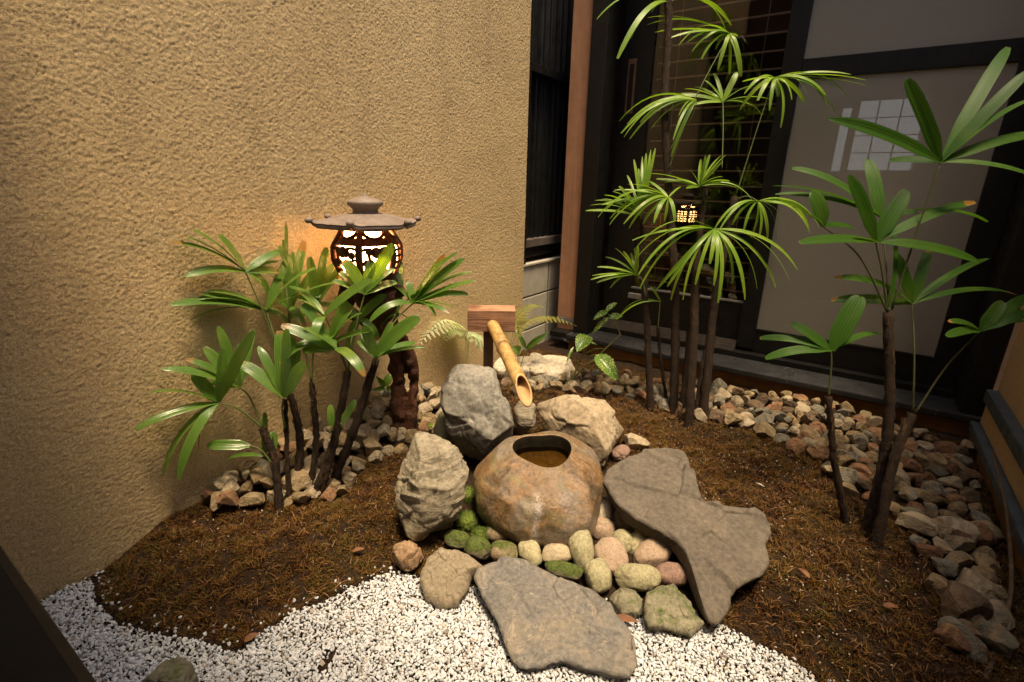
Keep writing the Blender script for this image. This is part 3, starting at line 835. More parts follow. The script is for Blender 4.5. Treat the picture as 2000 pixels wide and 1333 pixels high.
rock('tan_boulder', [(765, 590), (810, 520), (870, 508), (960, 530), (1080, 560), (1150, 590), (1200, 650), (1232, 695), (1195, 790), (1110, 870), (1030, 900), (970, 840), (890, 760), (810, 690)],
     upright(1160, 900, .03, .75), .12, RM['tan'], 'wide pale tan boulder behind the right side of the basin', sub=6, amp=.014, freq=6, facets=22, ncrack=9, zoom=Z2, seed=4)
rock('hidden_rock', [(240, 650), (290, 580), (340, 610), (400, 740), (430, 860), (370, 850), (290, 740), (245, 700)], upright(865, 890, .04, .3), .06, RM['olive'],
     'mossy grey rock half hidden left of the tall rock', sub=5, amp=.01, facets=20, zoom=Z2, seed=5)
rock('flat_back_rock', [(548, 350), (660, 328), (780, 333), (900, 345), (965, 380), (945, 412), (880, 440), (760, 430), (660, 410), (590, 420), (555, 395)],
     tilt3((960, 720, .10), (1130, 725, .10), (1050, 695, .12)), .035, RM['cream'], 'long flat cream rock behind the bamboo spout', sub=5, amp=.02, facets=6, zoom=Z2, seed=6, back=.08)
rock('small_rock', [(1180, 720), (1240, 703), (1310, 750), (1290, 800), (1200, 795)], upright(1245, 885, .05, .6), .045, RM['tan'], 'small rough rock between tan boulder and long slab', sub=5, amp=.008, facets=16, zoom=Z2, seed=7)
slab('slab_rock', [(130, 290), (165, 240), (290, 160), (400, 105), (560, 80), (650, 100), (690, 140), (705, 250), (745, 400), (762, 455), (800, 475), (880, 465), (1010, 490), (1110, 505), (1180, 560), (1215, 620), (1225, 680),
                   (1195, 720), (1215, 860), (1170, 950), (1080, 990), (970, 1050), (975, 1110), (930, 1180), (905, 1220), (840, 1215), (800, 1170), (760, 1050), (700, 880), (640, 770), (590, 700), (480, 640), (350, 575), (230, 490), (180, 420), (130, 340)],
     tilt3((1180, 930, .165), (1500, 1060, .115), (1400, 1200, .075)), RM['slab'], 'long grey-brown slab leaning over the pebbles right of the basin', ZF, (640, 580), seed=8, thick=.055, edge=.012, relief=.006, ridge=((290, 350), (745, 470), .10), slope=.09, under=.10)
slab('stepping_stone', [(520, 290), (590, 258), (700, 270), (790, 320), (870, 360), (960, 385), (1040, 420), (1100, 480), (1140, 540), (1200, 600), (1225, 680), (1232, 780), (1195, 835), (1100, 812), (980, 782), (880, 745), (780, 775), (700, 787), (640, 740), (590, 640), (560, 560), (505, 470), (470, 400), (450, 360), (470, 310)],
     tilt3((940, 1110, .062), (1240, 1290, .042), (1000, 1300, .036)), RM['dark'], 'large flat dark grey stone lying in the white gravel', Z3, (850, 560), seed=9, thick=.05, edge=.012, relief=.004, slope=.06)
slab('edge_stone', [(230, 250), (280, 208), (380, 220), (450, 260), (505, 305), (440, 335), (430, 400), (370, 485), (290, 490), (220, 450), (190, 370), (195, 320)],
     tilt3((830, 1090, .065), (930, 1090, .065), (880, 1170, .035)), RM['brown'], 'rounded brown stone at the gravel edge below the layered rock', Z3, (330, 345), seed=10, thick=.06, edge=.024, relief=.003, slope=.10)
slab('corner_stone', [(1285, 420), (1340, 390), (1410, 380), (1470, 440), (1520, 520), (1562, 572), (1500, 637), (1400, 602), (1290, 592), (1268, 500)],
     tilt3((1270, 1150, .075), (1350, 1140, .075), (1360, 1240, .03)), RM['olive'], 'grey-olive wedge stone at the gravel edge below the slab tip', Z3, (1410, 500), seed=11, thick=.06, edge=.018, relief=.003, slope=.10)
rock('edge_stone', [(1095, 440), (1150, 403), (1210, 408), (1250, 450), (1262, 510), (1240, 560), (1190, 565), (1150, 545), (1110, 490)],
     tilt3((1190, 1160, .045), (1250, 1160, .045), (1220, 1200, .015)), .03, RM['olive'], 'small greenish stone between dark flat stone and wedge stone', sub=5, amp=.008, facets=12, zoom=Z3, seed=12)
rock('edge_stone', [(60, 260), (80, 210), (140, 185), (200, 210), (217, 260), (190, 315), (120, 335), (75, 312)],
     upright(795, 1110, .015, .7), .04, RM['orange'], 'lumpy orange-brown stone at the foot of the layered rock', sub=5, amp=.011, facets=14, zoom=Z3, seed=13)
rock('gravel_rock', [(262, 1345), (300, 1300), (345, 1272), (372, 1290), (386, 1325), (384, 1360), (320, 1375), (270, 1368)],
     tilt3((300, 1310, .03), (380, 1310, .03), (330, 1350, .02)), .03, RM['olive'], 'dark olive rock alone in the white gravel at the bottom edge', sub=5, amp=.008, facets=14, seed=14)

PEBBLES = [  # centre, half axes, tilt in the photo, material, label
    (1075, 40, 40, 64, 0, 'p_pale', 'pale elongated pebble squeezed between basin and slab'),
    (1065, 130, 60, 56, 0, 'p_pink', 'round rough tan pebble below the pale elongated one'),
    (575, 138, 70, 57, 5, 'halfmoss', 'disc-like tan pebble with mossy rim at the basin foot'),
    (375, 180, 64, 42, 8, 'moss', 'dark mossy pebble under the layered rock'),
    (472, 222, 66, 50, 22, 'moss', 'dark pebble capped with green moss beside the brown edge stone'),
    (595, 240, 70, 50, 10, 'halfmoss', 'olive pebble half covered in moss behind the dark flat stone'),
    (722, 248, 52, 72, -25, 'p_yel', 'yellow-tan oval pebble behind the dark flat stone'),
    (845, 252, 76, 50, 5, 'p_tan', 'brownish rectangular pebble in front of the basin'),
    (965, 222, 58, 102, -8, 'p_olive', 'tall olive oval pebble standing in front of the basin'),
    (885, 328, 98, 38, 14, 'moss', 'flat pebble covered in bright moss beside the dark flat stone'),
    (1042, 348, 62, 88, -22, 'p_olive', 'grey-olive pebble leaning on the dark flat stone'),
    (1106, 262, 76, 92, -25, 'p_pink', 'large pink oval pebble in the middle of the pebbles'),
    (1160, 192, 52, 60, 0, 'p_olive', 'grey-tan round pebble behind the pink oval one'),
    (1200, 90, 90, 62, 15, 'p_tan', 'shaded tan pebble under the raised edge of the slab'),
    (1238, 195, 50, 74, 25, 'p_yel', 'pale yellow pebble leaning beside the large pinkish boulder pebble'),
    (1305, 245, 98, 70, -28, 'p_pink', 'big pinkish pebble with square end under the slab'),
    (1232, 362, 112, 64, 3, 'p_olive', 'wide olive-yellow dome pebble above the wedge stone'),
    (1392, 345, 84, 54, 10, 'p_red', 'dark reddish pebble in the shade under the slab'),
    (1030, -70, 30, 26, 0, 'p_red', 'small dark red pebble wedged beside the basin shoulder'),
    (1152, -232, 46, 38, 0, 'p_red', 'small reddish brown pebble between tan boulder and slab'),
]
for k, (x, y, a, b, ang, mt, lb) in enumerate(PEBBLES):
    if y > 0 or k >= 18:
        px_, py_ = 740 + .41 * x, 980 + .41 * y
    zc = .038 if k not in (0, 8, 19) else .06
    c = onz(px_, py_, zc)
    n = CAM - c; n /= np.linalg.norm(n); n = n + np.array([0, 0, .5]); n /= np.linalg.norm(n)
    A = math.radians(ang); out = []
    for t in np.linspace(0, 2 * math.pi, 20, endpoint=False):
        ex, ey = a * .41 * math.copysign(abs(math.cos(t)) ** .85, math.cos(t)), b * .41 * math.copysign(abs(math.sin(t)) ** .85, math.sin(t))
        out.append((px_ + ex * math.cos(A) - ey * math.sin(A), py_ + ex * math.sin(A) + ey * math.cos(A)))
    th = min(a, b) * .41 * dep(c) / FPX * .8
    rock('pebble', out, (c, n), th, RM[mt], lb, 'pebble', sub=5, amp=.007, freq=14, facets=5, crisp=.55, p=.88, q=.95, seed=30 + k, fine=.0008, shard=.12, ncrack=0, group='pebbles round the stone basin')

# ------------------------------------------------------------------ stone basin
bc = onz(1061, 891, .208); bk = np.array([bc[0], bc[1]]); bk /= np.linalg.norm(bk)      # away from the veranda
SH = .050; BX, BY = bc[0] - bk[0] * SH, bc[1] - bk[1] * SH
prof = [(.0, -.04), (.45, -.04), (.70, -.02), (.86, .015), (.96, .05), (1.0, .085), (.995, .118), (.955, .147), (.87, .173), (.75, .193), (.63, .207), (.53, .2165), (.48, .2205), (.45, .221), (.43, .215), (.42, .20), (.415, .18), (.40, .165), (.32, .152), (.18, .145), (0, .143)]
prof = catmull(np.array(prof) * [1, .94], 5)
nr, ns = len(prof), 160
V = []
for j, (r, z) in enumerate(prof):
    inner = j > nr * .58
    f = float(np.clip((z - .03) / .17, 0, 1)) if not inner else 1.0
    sh = SH * f
    for k in range(ns):
        t = 2 * math.pi * k / ns
        w_ = 1 + .05 * math.cos(2 * (t - .55)) + .035 * math.cos(3 * t + 1.0) + .02 * math.cos(5 * t)
        rim = 1 + .10 * math.cos(2 * (t - .5)) + .09 * math.cos(3 * t + 2.3)
        f2 = f ** 2
        q = r * .183 * (w_ * (1 - f2) + rim * f2)
        V.append((q * math.cos(t) + bk[0] * sh, q * math.sin(t) + bk[1] * sh, z + .17 * q * (math.cos(t) * bk[0] + math.sin(t) * bk[1]) * f2 * (1 if z > .15 else max(0, (z - .12) / .03))))
V = np.array(V)
nz = fbm(V * 6 + 3, 5) * .024 + (ridged(V * 7, 4) - .6) * .006
jj = np.arange(len(V)) // ns / nr
outer = np.clip((.60 - jj) / .12, 0, 1)
dirs = V - np.array([0, 0, .08]); dirs /= np.linalg.norm(dirs, axis=1)[:, None] + 1e-9
V = V + dirs * (nz * outer)[:, None]
for pd, lim in (((.55, -.75, .45), .94), ((-.6, -.5, .75), .92), ((.85, -.1, .55), .94)):
    pd = np.array(pd) / np.linalg.norm(pd); s_ = (V - [0, 0, .08]) @ pd; V -= (np.clip(s_ - s_.max() * lim, 0, None) * outer)[:, None] * pd * .9
for pd, lim in (((.6, -.5, .62), .93), ((-.75, -.1, .6), .93), ((.0, -1, .25), .95), ((.9, .1, .1), .95), ((-.7, -.7, -.1), .95)):
    pd = np.array(pd) / np.linalg.norm(pd); s_ = (V - [0, 0, .08]) @ pd; V -= (np.clip(s_ - s_.max() * lim, 0, None) * outer)[:, None] * pd * .85
F = []
for i in range(nr - 1):
    for k in range(ns): F.append([i * ns + k, i * ns + (k + 1) % ns, (i + 1) * ns + (k + 1) % ns, (i + 1) * ns + k])
def basin_mat():
    m, t, bs = new_mat('wet_basin_stone'); v = coords(t)
    n1 = noise(t, v, 8, 7, .62, .8)
    c = ramp(t, n1, [(.34, (.035, .022, .014)), (.43, (.11, .058, .026)), (.50, (.22, .115, .040)), (.57, (.11, .080, .050)), (.66, (.26, .19, .11))])
    c = mix(t, ramp(t, noise(t, v, 13, 5, .6, .9), [(.56, (0, 0, 0)), (.68, (.7, .7, .7))]), c, (.16, .15, .035))
    c = mix(t, ramp(t, noise(t, v, 6, 5, .6, .6), [(.50, (0, 0, 0)), (.64, (.8, .8, .8))]), c, (.185, .155, .135))
    c = mix(t, .25, c, ramp(t, noise(t, v, 110, 3), [(.3, (.06, .04, .02)), (.7, (.45, .34, .2))]))
    # white glint of the wet trickle, painted in below the lip, veranda side
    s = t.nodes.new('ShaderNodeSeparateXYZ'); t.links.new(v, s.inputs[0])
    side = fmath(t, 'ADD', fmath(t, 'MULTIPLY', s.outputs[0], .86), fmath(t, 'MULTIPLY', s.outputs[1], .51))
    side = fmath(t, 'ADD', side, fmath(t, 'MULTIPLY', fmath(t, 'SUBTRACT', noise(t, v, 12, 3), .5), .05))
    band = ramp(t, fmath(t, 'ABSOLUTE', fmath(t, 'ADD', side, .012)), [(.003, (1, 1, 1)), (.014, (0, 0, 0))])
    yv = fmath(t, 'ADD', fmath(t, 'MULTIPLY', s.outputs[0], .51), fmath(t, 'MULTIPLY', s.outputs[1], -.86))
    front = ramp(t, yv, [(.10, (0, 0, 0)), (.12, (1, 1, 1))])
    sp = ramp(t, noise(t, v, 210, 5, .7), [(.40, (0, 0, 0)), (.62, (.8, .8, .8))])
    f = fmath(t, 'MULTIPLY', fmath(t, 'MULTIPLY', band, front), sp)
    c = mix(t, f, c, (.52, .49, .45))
    t.links.new(c, bs.inputs['Base Color'])
    t.links.new(ramp(t, noise(t, v, 12, 4), [(.35, (.18, .18, .18)), (.65, (.45, .45, .45))]), bs.inputs['Roughness'])
    nr_ = bump(t, bs, noise(t, v, 30, 9, .7), .6, .012)
    bump(t, bs, noise(t, v, 150, 3), .22, .003, nr_)
    return m
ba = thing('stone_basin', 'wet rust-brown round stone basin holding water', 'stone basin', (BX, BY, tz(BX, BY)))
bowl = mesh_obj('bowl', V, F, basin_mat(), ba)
bowl.data.materials.append(simple('dark_inner_stone', ((.006, .005, .003), (.025, .019, .009)), 40, .7, .4, .006, .12))  # inner wall of the bowl, darker than the outside
bowl.data.materials.append(simple('basin_sediment', ((.10, .06, .02), (.24, .155, .06)), 70, .8, .4, .004))
for i, pl in enumerate(bowl.data.polygons):
    if i // ns > nr * .66: pl.material_index = 1
    if i // ns > nr * .84: pl.material_index = 2
def water_mat():
    m, t, bs = new_mat('basin_water'); t.nodes.remove(bs)
    fr = t.nodes.new('ShaderNodeFresnel'); fr.inputs[0].default_value = 1.33
    tr = t.nodes.new('ShaderNodeBsdfTransparent'); tr.inputs[0].default_value = (.50, .42, .24, 1)
    gl = t.nodes.new('ShaderNodeBsdfGlossy'); gl.inputs['Roughness'].default_value = .02
    b = t.nodes.new('ShaderNodeBump'); b.inputs['Strength'].default_value = .08; b.inputs['Distance'].default_value = .003
    t.links.new(noise(t, coords(t), 40, 2), b.inputs['Height'])
    t.links.new(b.outputs[0], gl.inputs['Normal']); t.links.new(b.outputs[0], fr.inputs['Normal'])
    mx = t.nodes.new('ShaderNodeMixShader')
    t.links.new(fr.outputs[0], mx.inputs[0]); t.links.new(tr.outputs[0], mx.inputs[1]); t.links.new(gl.outputs[0], mx.inputs[2])
    t.links.new(mx.outputs[0], t.nodes['Material Output'].inputs[0]); return m
wv = [(0, 0, 0)] + [(.096 * math.cos(2 * math.pi * k / 48), .0865 * math.sin(2 * math.pi * k / 48), 0) for k in range(48)]
wt = mesh_obj('water', np.array(wv) * [1, 1, 1] + [bk[0] * SH, bk[1] * SH, .180], [[0, 1 + k, 1 + (k + 1) % 48] for k in range(48)], water_mat(), ba)

# ------------------------------------------------------------------ bamboo spout
e1 = onz(1024, 764, .315); e0 = onx(961, 632, -1.19)
sp0 = np.array([e0[0], e0[1], 0.0])
sp = thing('bamboo_spout', 'bamboo water spout fixed to a square wooden block on a post', 'water spout', (sp0[0], sp0[1], tz(sp0[0], sp0[1])))
so_ = np.array(sp.location)
ax = e1 - e0; ln = np.linalg.norm(ax); ax /= ln
# block frame: front face turned towards the basin
fx = np.array([ax[0], ax[1], 0]); fx /= np.linalg.norm(fx)
rt = np.array([-fx[1], fx[0], 0]) * -1
vw = np.array([-e0[0], -e0[1], 0]); vw /= np.linalg.norm(vw); rt = np.cross(np.array([0, 0, 1.0]), vw); rt /= np.linalg.norm(rt)
rt = rt * .985 + np.array([0, .17, 0]) * 0; rt /= np.linalg.norm(rt); fr_ = np.cross(rt, [0, 0, 1.0]); fr_ = fr_ if fr_ @ vw > 0 else -fr_
def oriented_box(name, c, hx, hy, hz, mat, parent, bev=.002):
    ob = box(name, (-hx, -hy, -hz), (hx, hy, hz), mat, parent, bev)
    mm = Matrix.Identity(4)
    for i in range(3):
        mm[i][0] = rt[i]; mm[i][1] = -fr_[i]; mm[i][2] = (0, 0, 1)[i]; mm[i][3] = (c - so_)[i]
    ob.matrix_local = mm
    return ob
bcn = onx(960, 622, -1.21)
oriented_box('block', bcn, .098, .05, .045, M['cedar_front'], sp, .003)
pb = bcn - np.array([0, 0, .045]); pb = pb - rt * .012
oriented_box('post', np.array([pb[0], pb[1], (pb[2] + tz(pb[0], pb[1]) - .03) / 2]), .021, .021, (pb[2] - tz(pb[0], pb[1]) + .03) / 2 - .0005, M['interior_dark'], sp, .002)
st = e0 + ax * -.01
sn, rad_o, rad_i = 32, .0262, .0205
up_ = np.array([0, 0, 1.0]); s1 = np.cross(ax, up_); s1 /= np.linalg.norm(s1); s2 = np.cross(s1, ax)
node_t = .40
V = []; F = []
ts = np.linspace(0, 1, 40); ts = np.sort(np.r_[ts, node_t - .012, node_t - .006, node_t, node_t + .006, node_t + .012])
L_ = ln + .01
for i, t in enumerate(ts):
    for k in range(sn):
        a = 2 * math.pi * k / sn
        dv = math.cos(a) * s1 + math.sin(a) * s2
        ro_ = rad_o * (1 + .15 * math.exp(-((t - node_t) / .008) ** 2) - .05 * math.exp(-((t - node_t - .02) / .012) ** 2)) * (.93 + .10 * t)
        cut = t * (1 + 0.0) * (L_ - .055 + .11 * (.5 - .5 * math.sin(a)))       # slanted mouth: long lower lip
        V.append(st + ax * cut + dv * ro_)
no = len(V)
for i, t in enumerate(np.linspace(1, .55, 12)):
    for k in range(sn):
        a = 2 * math.pi * k / sn; dv = math.cos(a) * s1 + math.sin(a) * s2
        V.append(st + ax * t * (L_ - .055 + .11 * (.5 - .5 * math.sin(a))) + dv * rad_i * (.93 + .1 * t))
n1 = len(ts)
for i in range(n1 - 1):
    for k in range(sn): F.append([i * sn + k, i * sn + (k + 1) % sn, (i + 1) * sn + (k + 1) % sn, (i + 1) * sn + k])
for k in range(sn): F.append([(n1 - 1) * sn + k, (n1 - 1) * sn + (k + 1) % sn, no + (k + 1) % sn, no + k])
for i in range(11):
    for k in range(sn): F.append([no + i * sn + k, no + i * sn + (k + 1) % sn, no + (i + 1) * sn + (k + 1) % sn, no + (i + 1) * sn + k])
F.append([no + 11 * sn + k for k in range(sn)])
V = np.array(V) - so_
pipe = mesh_obj('bamboo_pipe', V, F, M['bamboo'], sp)
pipe.data.materials.append(M['bamboo_end'])
for i, pl in enumerate(pipe.data.polygons):
    if i >= (n1 - 1) * sn: pl.material_index = 1

for tt, rr_, mt in ((.408, 1.10, 'cap'), (.392, 1.06, 'cane')):
    cpt = st + ax * tt * (L_ - .0); ring = [cpt + (math.cos(a) * s1 + math.sin(a) * s2) * rad_o * rr_ * .975 for a in np.linspace(0, 2 * math.pi, 33)]
    tube('node_ring', ring, .0016 if mt == 'cap' else .0008, M['bamboo_end'] if mt == 'cap' else M['cane'], pipe, 6, 0, 30, so_)

# ------------------------------------------------------------------ lantern on driftwood
LX, LY = -1.285, 1.075
zt = lambda py: onx(708, py, LX)[2]
z_rim, z_fin, z_bt, z_bb = zt(437), zt(384), zt(444), zt(545)
dz0 = dwz = z_bb - .02
lt = thing('lantern', 'lit garden lantern with pierced brown body and curled grey roof', 'lantern', (LX, LY, z_bb - .02))
lo_ = np.array([LX, LY, z_bb - .02])
def lathe(prof, sides, fn=None, phase=0.0):
    V = []; F = []
    for r, z in prof:
        for k in range(sides):
            t = 2 * math.pi * k / sides + phase
            rr, zz = (r, z) if fn is None else fn(r, z, t)
            V.append((rr * math.cos(t), rr * math.sin(t), zz))
    for i in range(len(prof) - 1):
        for k in range(sides): F.append([i * sides + k, i * sides + (k + 1) % sides, (i + 1) * sides + (k + 1) % sides, (i + 1) * sides + k])
    return np.array(V), F
HEXP = math.radians(-55)
def hexr(t):
    a = (t - HEXP) % (math.pi / 3) - math.pi / 6
    return 1 / math.cos(a) * math.cos(math.pi / 6)
rz = z_rim - lo_[2]; fz = z_fin - lo_[2]
RR = .164
def roof_fn(r, z, t):
    k = min(1, r / RR)
    hx = 1 + (hexr(t) - 1) * k * 1.0
    corner = max(0, (hexr(t) - .93) / .07) ** 2
    ridge = .006 * corner * (k if k > .25 else 0) * (1 - .3 * k)
    return r * (hx * 1.0), z + ridge + .007 * corner * k ** 4
roofp = [(.0, rz + .030), (.045, rz + .030), (.055, rz + .029), (.075, rz + .025), (.10, rz + .018), (.125, rz + .010), (.15, rz + .006), (.166, rz + .004), (RR, rz + .003), (RR + .001, rz - .006), (.158, rz - .011), (.14, rz - .006), (.1, rz + .004), (.05, rz + .01), (0, rz + .012)]
V, F = lathe(catmull(roofp, 3), 96, roof_fn)
V = V + .0015 * np.stack([perlin(V * 60)] * 3, 1)
rf = mesh_obj('roof', V, F, M['iron_roof'], lt)
for k in range(6):
    a = HEXP + k * math.pi / 3
    bm = bmesh.new(); bmesh.ops.create_uvsphere(bm, u_segments=14, v_segments=8, radius=.0105)
    for v_ in bm.verts: v_.co = Vector((v_.co.x * 1.15, v_.co.y * 1.15, v_.co.z * .9)) + Vector((RR * 1.03 * math.cos(a), RR * 1.03 * math.sin(a), rz + .012))
    me = bpy.data.meshes.new('corner_knob'); bm.to_mesh(me); bm.free(); me.materials.append(M['iron_roof'])
    for pl in me.polygons: pl.use_smooth = True
    link(bpy.data.objects.new('corner_knob', me), rf)
fh = (fz - rz - .028) * 1.2
finp = [(0, .05), (.038, .05), (.040, .052), (.038, .062), (.043, .07), (.052, .078), (.054, .084), (.052, .090), (.040, .096), (.022, .101), (.010, .104), (.007, .108), (.004, .113), (0, .115)]
finp = [(r, rz + .028 + (z - .05) * fh / .065) for r, z in finp]
V, F = lathe(catmull(finp, 3), 48)
mesh_obj('finial', V + .001 * np.stack([perlin(V * 70)] * 3, 1), F, M['iron_roof'], lt)
bt, bb = z_bt - lo_[2] - .002, z_bb - lo_[2]
def body_r(s):   # s: 0 bottom .. 1 top
    return np.interp(s, [0, .12, .4, .65, .85, 1], [.072, .088, .104, .103, .084, .073])
zz_ = lambda s: bb + s * (bt - bb)
V, F = lathe([(body_r(s) - .012, zz_(s)) for s in np.linspace(.02, .99, 16)], 48)
mesh_obj('lit_paper', V, F, M['lamp_paper'], lt)
def band(name, s0, s1, extra=0.0, th=.008):
    ss = np.linspace(s0, s1, 6)
    p_ = [(body_r(s) + extra, zz_(s)) for s in ss] + [(body_r(s) - th, zz_(s)) for s in ss[::-1]]
    p_.append(p_[0]); V, F = lathe(p_, 60); return mesh_obj(name, V, F, M['iron_body'], lt)
band('lower_band', 0, .13, .003); band('upper_band', .70, .84, .003); band('top_ring', .96, 1.0, .002)
def on_body(t, s, e=0.0):
    r = body_r(s) + e; return np.array([r * math.cos(t), r * math.sin(t), zz_(s)])
for k in range(6):
    a = HEXP + k * math.pi / 3
    tube('rib', [on_body(a, s) for s in np.linspace(.1, .98, 14)], [.009, .0115, .0115, .009], M['iron_body'], lt, 8)
    b = a + math.pi / 6
    # arched spandrels below the roof
    parts = []
    for sg in (-1, 1):
        parts.append(tube_data([on_body(b + sg * x, .82 + y) for x, y in ((0.0, .0), (.18, .02), (.34, .07), (.45, .15))], .006, 6))
    mesh_obj('scallop', *merge(parts), M['iron_body'], lt)
    parts = []
    look = -(math.cos(b) * LX + math.sin(b) * LY)          # panels towards the veranda carry the branch pattern
    if math.cos(b) * .6 + math.sin(b) * 1.0 > .35:
        for x in (-.16, .16): parts.append(tube_data([on_body(b + x, s, -.002) for s in np.linspace(.12, .72, 8)], .0042, 6))
        for s in (.24, .36, .48, .60): parts.append(tube_data([on_body(b + x, s, -.002) for x in np.linspace(-.45, .45, 7)], .0045, 6))
        nm = 'lattice_panel'
    else:
        cv = [[(-.05, .14), (.02, .25), (.12, .33), (.30, .42), (.42, .44)], [(.02, .25), (-.08, .36), (-.2, .42), (-.3, .36)], [(-.2, .42), (-.24, .52), (-.2, .6)],
              [(.12, .33), (.10, .24), (.18, .17), (.25, .2)], [(-.42, .18), (-.3, .24), (-.2, .2)], [(-.45, .62), (-.3, .64), (-.3, .56)], [(.45, .64), (.25, .66), (.1, .62), (.12, .55)]]
        for c_ in cv:
            pts = catmull([on_body(b + x, s, -.001) for x, s in c_], 4)
            parts.append(tube_data(pts, [.0045, .0058, .0042], 6))
        for x, s, r in ((-.02, .58, .017), (-.22, .6, .012), (.25, .21, .011), (-.3, .37, .013), (.12, .56, .012), (.3, .52, .011)):
            cpt = on_body(b + x, s, -.002); nrm = np.array([math.cos(b + x), math.sin(b + x), 0])
            parts.append(tube_data([cpt - nrm * .003, cpt + nrm * .004], r, 12))
        nm = 'branch_panel'
    mesh_obj(nm, *merge(parts), M['iron_body'], lt)
V, F = lathe([(0, bb - .018), (.085, bb - .018), (.09, bb - .010), (.085, bb), (.07, bb + .006), (0, bb + .006)], 40)
mesh_obj('foot_plate', V, F, M['iron_body'], lt)

dwb = onz(787, 856, .055)
def dpt(px, py, f):  # point between stump base depth (0) and lantern axis depth (1)
    d0 = dep(dwb); d1 = dep((LX, LY, .6)); return atd(px, py, d0 + (d1 - d0) * f)
top_z = z_bb - .041
ds = thing('driftwood_stand', 'twisted reddish driftwood stump carrying the lantern', 'stand', (dwb[0], dwb[1], tz(dwb[0], dwb[1])))
dso = np.array(ds.location)
strands = [
    ([dpt(800, 862, 0), dpt(803, 800, .05), dpt(806, 750, .1), dpt(800, 705, .2), dpt(780, 665, .4), dpt(752, 632, .7), np.array([LX + .05, LY + .01, top_z - .05]), np.array([LX + .05, LY, top_z])], [.030, .024, .016, .020, .030, .038, .042, .05]),
    ([dpt(775, 868, 0), dpt(782, 825, .03), dpt(776, 780, .1), dpt(776, 735, .15), dpt(772, 690, .25), dpt(755, 650, .5), dpt(728, 622, .8), np.array([LX, LY, top_z - .04]), np.array([LX, LY, top_z])], [.036, .034, .028, .025, .027, .031, .036, .042, .06]),
    ([dpt(795, 862, -.02), dpt(792, 820, .02), dpt(790, 775, .1)], [.03, .026, .014]),
    ([dpt(790, 725, .12), dpt(788, 690, .2), dpt(768, 668, .35)], [.012, .024, .022]),
    ([dpt(742, 640, .6), dpt(705, 625, .9), dpt(680, 600, 1.0), np.array([LX - .05, LY - .04, top_z - .005])], [.022, .018, .018, .026]),
    ([np.array([LX - .085, LY - .05, top_z - .004]), np.array([LX - .03, LY - .01, top_z - .012]), np.array([LX + .05, LY + .03, top_z - .01]), np.array([LX + .09, LY + .06, top_z - .004])], [.02, .03, .03, .02]),
    ([dpt(778, 862, 0), dpt(762, 868, -.02), dpt(752, 872, -.03)], [.026, .022, .012]),
]
parts = []
for pts, rd in strands:
    v_, f_ = tube_data(catmull(pts, 10), rd, 24)
    v_ = v_ + .024 * np.stack([fbm(v_ * 15, 4), fbm(v_ * 13 + 31, 4), fbm(v_ * 13 + 77, 4)], 1)
    parts.append((v_, f_))
V, F = merge(parts)
mesh_obj('trunk', V - dso, F, M['driftwood'], ds)

# ------------------------------------------------------------------ palms
def leaf_blade(name, base, tip, width, nhint, arch, mat, parent, off, seg=12, cross=4, fold=.22, droop=0.0, blunt=.35):
    base = np.asarray(base, float); tip = np.asarray(tip, float)
    d = tip - base; L = np.linalg.norm(d)
    nh = np.asarray(nhint, float); nh = nh - d * (nh @ d) / (L * L); nh /= np.linalg.norm(nh) + 1e-9
    ctrl = base + d * .55 + nh * arch * L + np.array([0, 0, droop * L])
    V = []; UV = []
    for i in range(seg + 1):
        t = i / seg
        p = (1 - t) ** 2 * base + 2 * t * (1 - t) * ctrl + t * t * tip
        tg = 2 * (1 - t) * (ctrl - base) + 2 * t * (tip - ctrl); tg /= np.linalg.norm(tg) + 1e-9
        n_ = nh - tg * (nh @ tg); n_ /= np.linalg.norm(n_) + 1e-9
        s = np.cross(tg, n_)
        u_ = min(1.0, t / .26); w_ = width * (.34 + .66 * u_ * u_ * (3 - 2 * u_)) * (1 - (1 - blunt) * max(0, (t - .60) / .40) ** 2.2)
        if t > .97: w_ *= .72
        for k in range(cross + 1):
            x = k / cross * 2 - 1
            V.append(p + s * x * w_ * .5 + n_ * (abs(x) * fold * w_ * .5 + (.06 * w_ if k % 2 else 0)))
            UV.append((k / cross, t))
    F = []
    for i in range(seg):
        for k in range(cross):
            a = i * (cross + 1) + k; F.append([a, a + 1, a + cross + 2, a + cross + 1])
    o = mesh_obj(name, np.array(V) - off, F, mat, parent)
    uvl = o.data.uv_layers.new(name='UVMap')
    li = np.zeros(len(o.data.loops), np.int32); o.data.loops.foreach_get('vertex_index', li)
    uvl.data.foreach_set('uv', np.array(UV)[li].ravel().astype(np.float32))
    return o
